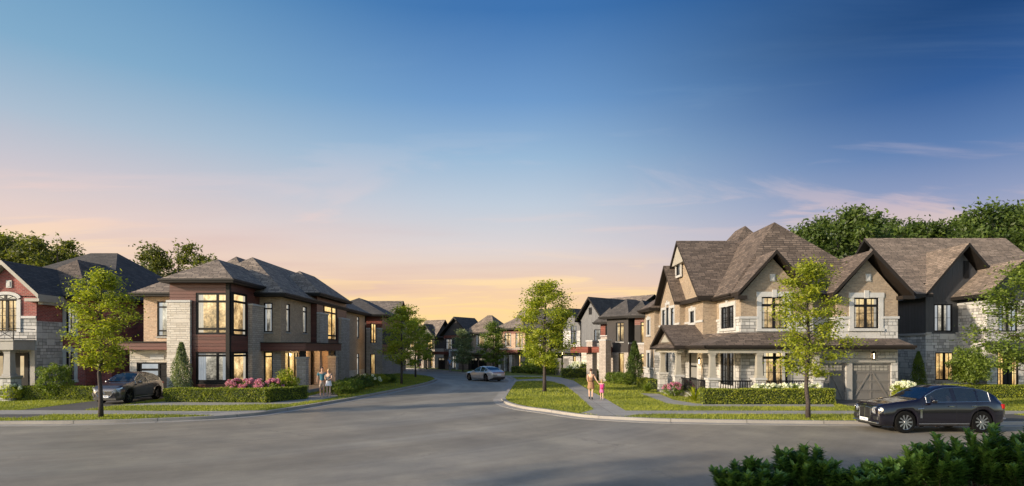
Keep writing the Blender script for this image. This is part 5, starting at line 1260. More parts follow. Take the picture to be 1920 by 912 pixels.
LB = ['lowest dark leafy bush at the left end of the foreground bushes','dark leafy bush with upright shoots, second from the left','low dark leafy bush between two taller foreground bushes','dark leafy bush left of the tall foreground shoots','tall dark leafy bush below the front wheel of the black car','dark leafy bush below the doors of the black car','tallest dark leafy bush in the bottom right corner']
for i, (px, D, h, w) in enumerate(((1405,12.0,.66,.85),(1505,12.2,.92,.75),(1600,12.0,.50,.7),(1675,12.2,.68,.7),(1755,12.0,1.16,.75),(1838,12.3,1.20,.85),(1925,12.0,1.58,.95))):
    laurel(LB[i], px, D, h*.97, w*.86, 4600, 200+i, 52)
# trees on the near verge, behind the viewer: their shade lies over the road
sh_ = 'verge trees behind the viewer that shade the road'
shm = tree_meshes(301, 9.0, 2.5, 6.0, 7000, .30, M['leaf_mid'], r0=.14, nb=30, clump=.5)
rS, mdS = make_tree('verge_tree','broad tree on the near verge left of the viewer',sh_,(-15.5,3.5,0),shm)
tree_copy('verge_tree','second broad tree on the near verge behind the viewer',sh_,(-8.5,3.2,0),mdS,1.1,.95)
tree_copy('verge_tree','third broad tree on the near verge close behind the viewer',sh_,(-2.0,-3.5,0),mdS,2.3,1.1)
tree_copy('verge_tree','fourth broad tree on the near verge right behind the viewer',sh_,(4.5,-3.0,0),mdS,4.0,1.15)
# ---- grass blades over the lawns
def inside(P_, poly):
    x, y = P_[:,0], P_[:,1]; r = np.zeros(len(P_), bool); n = len(poly)
    for i in range(n):
        x0, y0 = poly[i][0], poly[i][1]; x1, y1 = poly[(i+1)%n][0], poly[(i+1)%n][1]
        if y0 == y1: continue
        c = ((y0 > y) != (y1 > y)) & (x < (x1-x0)*(y-y0)/(y1-y0)+x0); r ^= c
    return r
def grass(name, label, poly, boxes, dens, h, w, seed):
    q = np.random.default_rng(seed); out = []
    for (x0,x1,y0,y1) in boxes:
        N = int((x1-x0)*(y1-y0)*dens); P_ = np.stack([q.uniform(x0,x1,N), q.uniform(y0,y1,N)],1)
        P_ = P_[np.abs(P_[:,0]) < P_[:,1]*.90]
        k = inside(P_, poly)
        for L in sidewalks.values():
            for s_ in L: k &= ~inside(P_, s_)
        out.append(P_[k])
    P_ = np.concatenate(out); N = len(P_); 
    # keep blades off the kerb
    a = q.uniform(0,2*PI,N); hh = h*q.uniform(.5,1.3,N)*(1+.3*np.sin(P_[:,0]*1.3)*np.sin(P_[:,1]*1.7)); lx, ly = q.normal(size=N)*hh*.45, q.normal(size=N)*hh*.45
    z = np.zeros(N)
    V = np.stack([np.stack([P_[:,0]-np.cos(a)*w, P_[:,1]-np.sin(a)*w, z],1), np.stack([P_[:,0]+np.cos(a)*w, P_[:,1]+np.sin(a)*w, z],1), np.stack([P_[:,0]+lx, P_[:,1]+ly, hh],1)],1).reshape(-1,3)
    rn = np.clip(.45+.18*np.sin(P_[:,0]*.9+2)*np.cos(P_[:,1]*1.1)+q.normal(size=N)*.2,0,1)
    o = link(name, fast_mesh(name, V, 3, rn, M['grass_blade'])); tag(o, label, 'grass', kind='stuff'); return o
inL = [tuple(p) for p in offset_line(kerbL, -.14)]; inL += [(-120, inL[-1][1]),(-120, inL[0][1])]
inR = [tuple(p) for p in offset_line(kerbR, -.14)]; inR += [(120, inR[-1][1]),(120,300),(-120,300),(-120,inR[0][1])]
grass('grass','lawn grass on the left side of the street', inL, [(-31,-6,23.5,34)], 330, .075, .012, 1)
grass('grass','lawn grass farther along the left side', inL, [(-22,-4,34,70)], 110, .09, .02, 2)
grass('grass','lawn grass on the right corner and island', inR, [(-1,24,23.3,36)], 330, .075, .012, 3)
grass('grass','lawn grass beside the charcoal house', inR, [(22,34,23.3,36)], 200, .075, .013, 5)
grass('grass','lawn grass of the gardens farther up the street', inR, [(-1,14,36,62)], 110, .09, .02, 4)
# ------------------------------------------------------------------ cars
def paint(name, c, metal=.55, rough=.28):
    m, t, p = newmat(name); p.inputs['Base Color'].default_value = c4(c); p.inputs['Metallic'].default_value = metal; p.inputs['Roughness'].default_value = rough
    p.inputs['Coat Weight'].default_value = 1; p.inputs['Coat Roughness'].default_value = .03; tc = uvnode(t); n = noise(t, tc.outputs['Object'], 300, 2); bump(t, p, n.outputs[0], .02, .001); return m
M['paint_black'] = paint('car_paint_black_plum', (.007,.006,.012), .25, .2); M['paint_bronze'] = paint('car_paint_bronze_grey', (.085,.08,.088)); M['paint_silver'] = paint('car_paint_silver', (.52,.47,.45), .4)
def simple(name, c, rough, metal=0, em=None):
    m, t, p = newmat(name); p.inputs['Base Color'].default_value = c4(c); p.inputs['Roughness'].default_value = rough; p.inputs['Metallic'].default_value = metal
    if em: p.inputs['Emission Color'].default_value = c4(c); p.inputs['Emission Strength'].default_value = em
    return m
M['tyre'] = plain('tyre_rubber', (.007,.007,.007), .95, spec=.1); M['chrome'] = simple('chrome', (.75,.75,.75), .12, 1); M['alloy'] = simple('alloy_rim', (.55,.55,.56), .28, 1); M['dark_alloy'] = simple('dark_alloy', (.20,.20,.21), .35, 1)
M['plastic'] = simple('black_plastic', (.015,.015,.016), .5); M['plate'] = plain('licence_plate', (.75,.77,.8), .5, var=.05); M['ink'] = simple('plate_ink', (.04,.08,.25), .6)
M['lamp_clear'] = simple('headlamp_lens', (.45,.47,.5), .08, .6); M['lamp_red'] = simple('tail_lamp', (.35,.012,.01), .2); M['leather'] = simple('seat_leather', (.10,.07,.05), .6)
def carglass():
    m, t, p = newmat('car_glass'); g_ = t.nodes.new('ShaderNodeBsdfGlossy'); g_.inputs['Roughness'].default_value = .02; g_.inputs['Color'].default_value = (.9,.95,1,1)
    tr = t.nodes.new('ShaderNodeBsdfTransparent'); tr.inputs[0].default_value = (.42,.46,.50,1); fr = t.nodes.new('ShaderNodeFresnel'); fr.inputs[0].default_value = 1.6
    k = math_n(t, 'ADD', math_n(t, 'MULTIPLY', fr.outputs[0], .9), .05, True)
    ms = t.nodes.new('ShaderNodeMixShader'); t.links.new(k, ms.inputs[0]); t.links.new(tr.outputs[0], ms.inputs[1]); t.links.new(g_.outputs[0], ms.inputs[2]); t.links.new(ms.outputs[0], t.nodes['Material Output'].inputs[0]); return m
M['car_glass'] = carglass()
def interp(tbl, x):
    if x <= tbl[0][0]: return tbl[0][1]
    for (x0,y0),(x1,y1) in zip(tbl[:-1], tbl[1:]):
        if x <= x1:
            t = (x-x0)/(x1-x0); t = t*t*(3-2*t)*.35+t*.65; return y0+(y1-y0)*t
    return tbl[-1][1]
def wheel(parent, x, y, R_, side, rimmat, spokes=10, rimr=.70):
    w = .25; b = MB(); o = side
    b.lathe([(R_*.66,-w/2),(R_*.93,-w/2),(R_,-w/2+.045),(R_,w/2-.045),(R_*.93,w/2),(R_*.66,w/2)], 36, c=(x,y,R_), axis='y')
    wo = b.build('wheel', M['tyre'], parent, smooth=False, local=True, fix=True)
    r = MB(); rr_ = R_*rimr; yo = y+side*(w/2-.015)
    r.lathe([(rr_*.93,-side*.12),(rr_*.93,0),(rr_,.006*side),(rr_*1.0,-side*.02)], 36, c=(x,yo,R_), axis='y')
    r.lathe([(.0,.0),(.05,.0),(.062,-side*.03)], 12, c=(x,yo,R_), axis='y')
    for k in range(spokes):
        for da in ((-.085,.085) if spokes <= 6 else (0,)):
            a = 2*PI*k/spokes+da; a2 = 2*PI*k/spokes+da*1.9; wd0, wd1 = .016, .030
            p = lambda rad, off, yy, aa: (x+rad*math.cos(aa)-off*math.sin(aa), yo+yy, R_+rad*math.sin(aa)+off*math.cos(aa))
            v = [p(.045,-wd0,-side*.01,a),p(.045,wd0,-side*.01,a),p(rr_*.95,wd1,0,a2),p(rr_*.95,-wd1,0,a2)]
            r.vprism(v, (0,-side*.03,0))
    r.build('rim', M[rimmat], wo, local=True)
    d = MB(); d.lathe([(0.0,-side*.10),(rr_*.94,-side*.10)], 24, c=(x,yo,R_), axis='y'); d.build('brake_disc', M['plastic'], wo, local=True, fix=False)
    return wo
def make_car(label, S, paintm, loc, rz, rim='alloy', group=None, extra=None, spokes=10, sc=(1,1,1)):
    root = empty('parked_car', (0,0,0), label=label, cat='car', group=group)
    L, Wd = S['L'], S['W']/2; xw = S['wheels']; Rw = S['R']; aR = Rw*1.13
    xs = set(np.linspace(0, L, 64).tolist())
    for w in xw:
        for k in range(17): xs.add(w-aR*math.cos(PI*k/16))
    for q in S['breaks']: xs.add(q)
    xs = sorted(x for x in xs if 0 <= x <= L); ys = [xs[0]]
    for x in xs[1:]:
        if x-ys[-1] > .012: ys.append(x)
    xs = ys
    rows = []
    for x in xs:
        w = Wd*interp(S['plan'], x); b = interp(S['belt'], x); t = interp(S['top'], x); low = interp(S['low'], x); lo = low
        for c in xw:
            if abs(x-c) < aR: lo = max(lo, Rw+math.sqrt(max(0,aR*aR-(x-c)**2)))
        t = max(t, b+.012); lo = min(lo, b-.08); mid = b-.30
        h = t-b; sh = interp(S['shoulder'], x) if 'shoulder' in S else 0
        a1 = max(lo, low+.03); a2 = max(lo+.01, low+.20); a3 = max(lo+.02, mid); a4 = max(lo+.03, b-.10)
        tw = max(.30, w*.955-h*S.get('tumble',.42)) if h > .15 else w*.90-h*.3
        row = [(w*.90, lo if lo > low+.01 else low), (w*.965, a1), (w*(.99+sh*.3), a2), (w*(1.0+sh), a3), (w*(.985+sh*.6), a4), (w*.945, b), (w*.928, b+.012),
               (tw, b+h*.88), (tw*.90, b+h*.955), (tw*.5, b+h*.993), (0, t)]
        rows.append(row)
    nR = len(rows[0]); mats = {'body': MB(), 'windscreen': MB(), 'rear_window': MB()}
    side = {}
    V = {(i,j,s): (x, s*rows[i][j][0], rows[i][j][1]) for i, x in enumerate(xs) for j in range(nR) for s in (-1,1)}
    bodyv = []; bidx = {}
    def bv(k):
        if k[1] == nR-1: k = (k[0],k[1],1)
        if k not in bidx: bidx[k] = len(bodyv); bodyv.append(V[k])
        return bidx[k]
    bf = []; g0, g1 = S['glass']; ws0, ws1 = S['ws']; rw0, rw1 = S['rw']; pil = S['pillars']
    glassf = {}
    for i in range(len(xs)-1):
        xm = (xs[i]+xs[i+1])/2; hm = interp(S['top'],xm)-interp(S['belt'],xm)
        for s in (-1,1):
            for j in range(nR-1):
                k = [(i,j,s),(i+1,j,s),(i+1,j+1,s),(i,j+1,s)]
                part = 'body'
                if j == 6 and g0 < xm < g1 and hm > .07 and not any(a < xm < b_ for a, b_ in pil): 
                    part = ('side_window', s, sum(xm > a for a, _ in pil))
                elif j >= 8 and ws0 < xm < ws1: part = ('windscreen',)
                elif j >= 8 and rw0 < xm < rw1: part = ('rear_window',)
                if part == 'body': bf.append([bv(q) for q in k])
                else: glassf.setdefault(part, []).append([V[q] for q in k])
    for i, rev in ((0,False),(len(xs)-1,True)):     # end caps
        ring = [bv((i,j,-1)) for j in range(nR)]+[bv((i,j,1)) for j in range(nR-2,-1,-1)]
        bf.append(ring)
    B = MB(); B.v = bodyv; B.f = [f for f in bf]; B.m = [0]*len(bf)
    bo = B.build('body', M[paintm], root, smooth=True, local=True)
    for k, fs in glassf.items():
        q = MB()
        for f in fs: q.add(f, [(0,1,2,3)])
        o = q.build(k[0], M['car_glass'], root, smooth=False, local=True, fix=False)
        bm = bmesh.new(); bm.from_mesh(o.data); bmesh.ops.remove_doubles(bm, verts=bm.verts, dist=.0005); bmesh.ops.recalc_face_normals(bm, faces=bm.faces); bm.to_mesh(o.data); bm.free()
        for p_ in o.data.polygons: p_.use_smooth = True
    # underbody, wheel wells
    lowm = interp(S['low'], L/2)
    b = MB(); b.box(.12,L-.12,-Wd*.72,Wd*.72,lowm-.02,interp(S['belt'],L/2)-.35)
    b.build('underbody', M['plastic'], root, local=True)
    for w in xw:
        for s in (-1,1): wheel(root, w, s*(Wd*.985-.125), Rw, s, rim, spokes)
    # chrome line round the side glass, door shuts, handles, mirrors, sills
    for s in (-1,1):
        sel = [i for i, x in enumerate(xs) if g0 <= x <= g1 and interp(S['top'],x)-interp(S['belt'],x) > .06]
        if S.get('trim', True):
            t_ = MB(); lowp = [(V[(i,6,s)][0], V[(i,6,s)][1]+s*.006, V[(i,6,s)][2]) for i in sel]; upp = [(V[(i,7,s)][0], V[(i,7,s)][1]+s*.006, V[(i,7,s)][2]) for i in sel]
            t_.tube(lowp+upp[::-1]+lowp[:1], .011, 4); t_.build('window_trim', M['chrome'], root, local=True)
        d_ = MB()
        for xd in S['doors']:
            zb, lo_ = interp(S['belt'], xd), interp(S['low'], xd)
            w_ = Wd*interp(S['plan'], xd)
            for (z0,f0),(z1,f1) in (((lo_+.2,.99),(zb-.3,1.0)),((zb-.3,1.0),(zb-.1,.985)),((zb-.1,.985),(zb,.945))):
                sh = interp(S['shoulder'], xd) if 'shoulder' in S else 0
                d_.vprism([(xd-.004,s*(w_*(f0+sh*(1 if f0==1 else .4))+.001),z0),(xd+.004,s*(w_*(f0+sh*(1 if f0==1 else .4))+.001),z0),(xd+.004,s*(w_*(f1+sh*(1 if f1==1 else .4))+.001),z1),(xd-.004,s*(w_*(f1+sh*(1 if f1==1 else .4))+.001),z1)], (0,s*.002,0))
        d_.build('door_gap', M['plastic'], root, local=True)
        for xd in S['handles']:
            h_ = MB(); w_ = Wd*interp(S['plan'], xd); zb = interp(S['belt'], xd)-.13; h_.box(xd-.10,xd+.10,s*(w_*1.0),s*(w_*1.0+.03),zb-.015,zb+.015); h_.build('door_handle', M[S.get('handle','chrome')], root, local=True, bevel=.006)
        xm = S['mirror']; w_ = Wd*interp(S['plan'], xm); zb = interp(S['belt'], xm)
        m_ = MB(); m_.box(xm-.06,xm+.10,s*(w_+.02),s*(w_+.22),zb+.0,zb+.15); m_.box(xm,xm+.05,s*(w_*.9),s*(w_+.04),zb+.0,zb+.05); m_.build('wing_mirror', M[paintm], root, local=True, bevel=.025, smooth=True)
        s_ = MB(); x0, x1 = xw[0]+aR+.05, xw[1]-aR-.05; lo_ = lowm; s_.box(x0,x1,s*Wd*.955,s*(Wd*.985),lo_+.08,lo_+.105 if S.get('sill')!='plain' else lo_+.10); s_.build('sill_trim', M['chrome' if S.get('sill')!='plain' else 'plastic'], root, local=True)
    # cabin floor, seats and dash
    c0 = S['cabin']
    for xx in c0:
        for s in (-1,1):
            q = MB(); zf = lowm+.15; q.box(xx-.25,xx+.25,s*.40-.24,s*.40+.24,zf,zf+.32); q.box(xx+.15,xx+.32,s*.40-.24,s*.40+.24,zf+.32,zf+.85); q.box(xx+.2,xx+.3,s*.40-.12,s*.40+.12,zf+.86,zf+1.02); q.build('seat', M['leather'], root, local=True, bevel=.05)
    if extra: extra(root, S, xs, V, Wd)
    root.location = loc; root.rotation_euler.z = rz; root.scale = sc
    return root
def disc(b, x, y, z, r, n=(-1,0,0), depth=.03, m=0, seg=20, ry=1.):
    n = Vector(n).normalized(); a = n.cross(Vector((0,0,1))).normalized(); c = a.cross(n)
    pts = [Vector((x,y,z))+a*math.cos(2*PI*k/seg)*r*ry+c*math.sin(2*PI*k/seg)*r for k in range(seg)]
    b.vprism(pts, n*depth, m)

def text(s, size, mat, parent, mtx, name='lettering', ext=.003):
    cu = bpy.data.curves.new(name, 'FONT'); cu.body = s; cu.size = size; cu.extrude = ext; cu.align_x = 'CENTER'; cu.align_y = 'CENTER'
    cu.materials.append(mat); o = bpy.data.objects.new(name, cu); col.objects.link(o); o.parent = parent; o.matrix_local = mtx; return o
Rx = lambda yaw: Matrix.Rotation(yaw, 4, 'Z') @ Matrix.Rotation(PI/2, 4, 'X')

# --- the big luxury SUV passing at the right (front towards -x)
bent = dict(L=4.95, W=1.96, R=.40, wheels=(.98,3.93), breaks=(.05,.1,.2,1.35,2.0,2.2,4.3,4.8,4.9),
  plan=[(0,.78),(.06,.86),(.2,.93),(.5,.975),(1.0,1.0),(3.9,1.0),(4.5,.96),(4.8,.90),(4.95,.80)],
  belt=[(0,.80),(.05,.90),(.3,.97),(.8,1.03),(1.4,1.08),(2.4,1.10),(3.4,1.11),(4.2,1.12),(4.7,1.06),(4.95,.98)],
  top=[(0,.86),(.06,.97),(.3,1.05),(.8,1.12),(1.45,1.19),(1.62,1.23),(1.95,1.44),(2.3,1.61),(2.65,1.685),(3.1,1.70),(3.6,1.67),(4.1,1.58),(4.45,1.44),(4.78,1.16),(4.95,1.0)],
  low=[(0,.36),(.1,.27),(.5,.25),(4.4,.25),(4.7,.33),(4.95,.42)],
  shoulder=[(0,0),(3.0,0),(3.7,.02),(4.3,.025),(4.9,0)],
  glass=(1.78,4.30), ws=(1.50,2.28), rw=(4.16,4.68), pillars=((2.86,3.0),(3.80,3.88)), doors=(1.62,2.93,3.72), handles=(2.72,3.60), mirror=1.95, cabin=(2.35,3.35), tumble=.44)
def bent_extra(root, S, xs, V, Wd):
    g_ = MB(); z0, z1 = .50, .86
    g_.box(-.02,.04,-.36,.36,z0,z1); g_.build('grille', M['plastic'], root, local=True, bevel=.03)
    t_ = MB(); t_.tube([(-.03,-.36,z0-.01),(-.01,-.39,z1),(-.01,0,z1+.03),(-.01,.39,z1),(-.03,.36,z0-.01),(-.03,-.36,z0-.01)], .014, 5)
    t_.box(-.035,-.02,-.010,.010,z0,z1); t_.build('grille_surround', M['chrome'], root, local=True)
    for s in (-1,1):
        h = MB(); disc(h, .045,s*.60,.80,.125,(-1,s*.45,.12),.05); o = h.build('headlight', M['lamp_clear'], root, local=True)
        h = MB(); n = Vector((-1,s*.45,.12)).normalized(); c = Vector((.045,s*.60,.80))+n*.05; a = n.cross(Vector((0,0,1))).normalized(); d = a.cross(n)
        h.tube([c+a*math.cos(2*PI*k/20)*.125+d*math.sin(2*PI*k/20)*.125 for k in range(21)], .014, 5); h.tube([c+a*math.cos(2*PI*k/14)*.06+d*math.sin(2*PI*k/14)*.06 for k in range(15)], .012, 5); h.build('bezel', M['chrome'], o, local=True)
        h = MB(); disc(h, .13,s*.80,.83,.085,(-1,s*1.0,.12),.05); o = h.build('headlight', M['lamp_clear'], root, local=True)
        h = MB(); n = Vector((-1,s*1.0,.12)).normalized(); c = Vector((.13,s*.80,.83))+n*.05; a = n.cross(Vector((0,0,1))).normalized(); d = a.cross(n)
        h.tube([c+a*math.cos(2*PI*k/20)*.085+d*math.sin(2*PI*k/20)*.085 for k in range(21)], .012, 5); disc(h, c.x,c.y,c.z,.035,tuple(n),.01); h.build('bezel', M['chrome'], o, local=True)
        h = MB(); h.box(-.02,.12,s*.50,s*.80,.44,.60); h.build('air_intake', M['plastic'], root, local=True, bevel=.03)
        h = MB(); h.box(4.74,4.88,s*.74,s*.90,.86,1.04); h.build('tail_light', M['lamp_red'], root, local=True, bevel=.03)
        h = MB(); h.box(1.52,1.60,s*.985,s*.995,.55,.86); h.tube([(1.42,s*.99,.87),(1.66,s*.99,.90)],.014,5); h.build('fender_vent', M['chrome'], root, local=True)
        h = MB(); h.box(4.6,4.94,s*.72,s*.86,.50,.54); h.build('exhaust_trim', M['chrome'], root, local=True, bevel=.01)
    b = MB(); b.box(-.05,.05,-.80,.80,.33,.37); b.build('bumper_lip', M['chrome'], root, local=True, bevel=.01)
    b = MB(); b.box(-.075,-.05,-.26,.26,.38,.49); p_ = b.build('licence_plate', M['plate'], root, local=True)
    b = MB()
    for k in range(7): 
        if k != 4: b.box(-.079,-.075,-.19+k*.055,-.19+k*.055+.03,.405,.455)
    b.build('plate_characters', M['ink'], p_, local=True)
    b = MB(); # winged badge above the grille
    b.lathe([(.0,.012),(.028,.0)],12,c=(.0,0,.985)); b.vprism([(-.005,-.12,.99),(-.005,0,.975),(-.005,.12,.99),(-.005,0,1.01)],(-.01,0,0)); b.build('badge', M['chrome'], root, local=True)
    w = MB(); w.tube([(1.93,-.36+.17*math.cos(2*PI*k/16),.98+.17*math.sin(2*PI*k/16)) for k in range(17)], .014, 5); w.build('steering_wheel', M['plastic'], root, local=True)
BX, BY, BS = xat(1893, 21.0)-4.62, 21.9, (.935,.92,1.0)
car1 = make_car('black and plum luxury SUV on the road at the right', bent, 'paint_black', (BX, BY, ROADZ), R(0.4), 'alloy', extra=bent_extra, spokes=10, sc=BS)

# --- bronze crossover on the left drive (front towards the camera)
inf = dict(L=4.62, W=1.90, R=.37, wheels=(.92,3.70), breaks=(.05,.12,1.25,1.9,2.1,4.2),
  plan=[(0,.68),(.06,.80),(.2,.90),(.5,.97),(1.0,1.0),(3.6,1.0),(4.2,.95),(4.5,.88),(4.62,.80)],
  belt=[(0,.70),(.06,.80),(.3,.90),(.8,.97),(1.4,1.02),(2.4,1.04),(3.2,1.06),(3.9,1.10),(4.4,1.02),(4.62,.9)],
  top=[(0,.74),(.06,.85),(.3,.98),(.8,1.07),(1.2,1.12),(1.36,1.16),(1.75,1.42),(2.1,1.58),(2.5,1.65),(3.0,1.64),(3.5,1.55),(4.0,1.36),(4.35,1.14),(4.62,.98)],
  low=[(0,.32),(.1,.24),(.5,.22),(4.2,.22),(4.4,.30),(4.62,.40)], shoulder=[(0,0),(.6,.02),(1.1,.02),(1.7,0),(3.0,0),(3.7,.025),(4.4,0)],
  glass=(1.5,4.0), ws=(1.28,2.08), rw=(3.75,4.28), pillars=((2.62,2.74),(3.5,3.56)), doors=(1.42,2.68,3.45), handles=(2.5,3.3), mirror=1.72, cabin=(2.15,3.05), tumble=.45, sill='x', handle='paint_bronze')
def inf_extra(root, S, xs, V, Wd):
    b = MB(); pts = [(-.03,-.44,.70),(-.03,.44,.70),(-.03,.52,.60),(-.03,.36,.42),(-.03,-.36,.42),(-.03,-.52,.60)]
    b.vprism(pts, (.06,0,0)); b.build('grille', M['plastic'], root, local=True)
    t_ = MB(); t_.tube([(p[0]-.005,p[1],p[2]) for p in pts]+[pts[0]], .017, 5)
    t_.build('grille_surround', M['chrome'], root, local=True)
    t_ = MB(); # looped badge
    for s in (-1,1): t_.tube([(-.045,s*(.055+.055*math.cos(a)),.60+.040*math.sin(a)) for a in [2*PI*k/14*1 for k in range(12 if s else 14)]], .010, 5)
    t_.build('badge', M['chrome'], root, local=True)
    for s in (-1,1):
        h = MB(); h.vprism([(.02,s*.50,.77),(.06,s*.62,.83),(.30,s*.89,.90),(.30,s*.90,.85),(.10,s*.72,.74)], (-.04,s*.02,.0)); h.build('headlight', M['lamp_clear'], root, local=True)
        h = MB(); h.vprism([(.0,s*.60,.52),(.08,s*.80,.66),(.10,s*.82,.46),(.02,s*.62,.40)], (-.03,0,0)); h.build('air_intake', M['plastic'], root, local=True)
        h = MB(); h.box(4.42,4.55,s*.55,s*.84,.90,1.0); h.build('tail_light', M['lamp_red'], root, local=True, bevel=.02)
    b = MB(); b.box(-.05,.02,-.26,.26,.36,.48); p_ = b.build('licence_plate', M['plate'], root, local=True)
    b = MB(); 
    for k in range(7): b.box(-.054,-.05,-.19+k*.055,-.19+k*.055+.03,.40,.45) if k != 4 else None
    b.build('plate_characters', M['ink'], p_, local=True)
    b = MB(); b.box(-.02,.06,-.70,.70,.24,.33); b.build('bumper_lip', M['plastic'], root, local=True)
make_car('bronze grey crossover parked on the driveway before the black garage door', inf, 'paint_bronze', (-21.25, 30.6, 0), PI/2, 'dark_alloy', extra=inf_extra, spokes=5, sc=(.88,.86,1.0))

# --- silver saloon on the street (seen from behind, rear towards +x)
por = dict(L=4.95, W=1.94, R=.36, wheels=(.92,3.85), breaks=(.05,1.4,2.0,4.2),
  plan=[(0,.66),(.06,.80),(.25,.92),(.6,.98),(1.0,1.0),(3.0,.98),(3.8,1.02),(4.4,.98),(4.8,.90),(4.95,.80)],
  belt=[(0,.52),(.06,.60),(.4,.74),(.9,.80),(1.6,.85),(2.6,.87),(3.4,.90),(4.2,.93),(4.7,.90),(4.95,.82)],
  top=[(0,.56),(.06,.66),(.4,.80),(.9,.87),(1.45,.93),(1.6,.97),(2.0,1.20),(2.4,1.36),(2.8,1.42),(3.2,1.40),(3.7,1.29),(4.2,1.10),(4.6,.98),(4.95,.86)],
  low=[(0,.26),(.1,.20),(.5,.17),(4.3,.17),(4.6,.26),(4.95,.36)], shoulder=[(0,0),(.5,.01),(1.0,.02),(1.6,0),(3.0,0),(3.8,.035),(4.5,0)],
  glass=(1.72,4.05), ws=(1.5,2.36), rw=(3.35,4.40), pillars=((2.78,2.86),(3.55,3.60)), doors=(1.58,2.82,3.55), handles=(2.62,3.42), mirror=1.9, cabin=(2.25,3.1), tumble=.5, sill='plain', trim=True, handle='paint_silver')
def por_extra(root, S, xs, V, Wd):
    b = MB(); b.box(4.88,4.965,-.80,.80,.80,.845); b.build('tail_light', M['lamp_red'], root, local=True, bevel=.01)
    b = MB(); b.box(4.80,4.97,-.78,.78,.26,.42); b.build('rear_diffuser', M['plastic'], root, local=True, bevel=.02)
    b = MB(); b.box(4.93,4.975,-.26,.26,.56,.68); b.build('licence_plate', M['plate'], root, local=True)
    for s in (-1,1):
        b = MB(); b.box(.06,.22,s*.60,s*.78,.58,.68); b.build('headlight', M['lamp_clear'], root, local=True, bevel=.03)
        b = MB(); b.lathe([(.0,0),(.05,0),(.05,.10)],12,c=(4.90,s*.55,.30),axis='y'); b.build('tailpipe', M['chrome'], root, local=True)
D_ = 57.0
make_car('silver low saloon driving away round the bend in the street', por, 'paint_silver', (xat(882,D_), D_+.8, ROADZ), R(-48), 'dark_alloy', extra=por_extra, spokes=5, sc=(.86,.92,1.0))
# ------------------------------------------------------------------ people
def skin_obj(name, chains, mat, parent=None, root_i=0, sub=1, merge=True):
    """chains: lists of ((x,y,z), radius or (rx,ry)); points that coincide are welded into one skeleton"""
    vs = []; rad = []; es = []; idx = {}
    for ch in chains:
        prev = None
        for p, r in ch:
            k = tuple(round(c, 4) for c in p)
            if k not in idx: idx[k] = len(vs); vs.append(p); rad.append(r if isinstance(r, tuple) else (r, r))
            i = idx[k]
            if prev is not None and prev != i: es.append((prev, i))
            prev = i
    me = bpy.data.meshes.new(name); me.from_pydata(vs, es, []); me.materials.append(mat)
    o = bpy.data.objects.new(name, me); col.objects.link(o)
    sk = o.modifiers.new('skin', 'SKIN'); sk.use_smooth_shade = True; sk.branch_smoothing = .4
    for i, d in enumerate(me.skin_vertices[0].data): d.radius = rad[i]; d.use_root = (i == root_i)
    ss = o.modifiers.new('sub', 'SUBSURF'); ss.levels = sub; ss.render_levels = sub
    dg = bpy.context.evaluated_depsgraph_get(); dg.update()
    nm = bpy.data.meshes.new_from_object(o.evaluated_get(dg)); bpy.data.objects.remove(o); bpy.data.meshes.remove(me)
    nm.name = name; nm.materials.clear(); nm.materials.append(mat)
    for p_ in nm.polygons: p_.use_smooth = True
    o = bpy.data.objects.new(name, nm); col.objects.link(o); o.parent = parent; return o
def cl(name, c, rough=.8): return plain(name, c, rough, var=.12, scale=9)
M['skin'] = simple('skin', (.52,.31,.21), .55); M['skin2'] = simple('skin_fair', (.60,.38,.27), .55); M['hair_dark'] = cl('hair_dark',(.035,.02,.014)); M['hair_brown'] = cl('hair_brown',(.09,.04,.02)); M['hair_blond'] = cl('hair_blond',(.42,.28,.13))
M['cl_teal'] = cl('shirt_teal',(.05,.17,.22)); M['cl_khaki'] = cl('shorts_khaki',(.40,.32,.26)); M['cl_white'] = cl('cloth_white',(.70,.70,.74)); M['cl_grey'] = cl('top_grey',(.10,.11,.12)); M['cl_brown'] = cl('dress_brown',(.30,.16,.085)); M['cl_pink'] = cl('dress_pink',(.60,.14,.30)); M['cl_hot'] = cl('bag_pink',(.75,.06,.24)); M['shoe_dark'] = cl('shoe_dark',(.02,.018,.018)); M['shoe_light'] = cl('shoe_light',(.4,.38,.36)); M['cl_blue'] = cl('shirt_blue',(.18,.32,.6)); M['cl_red'] = cl('top_red',(.45,.06,.05))
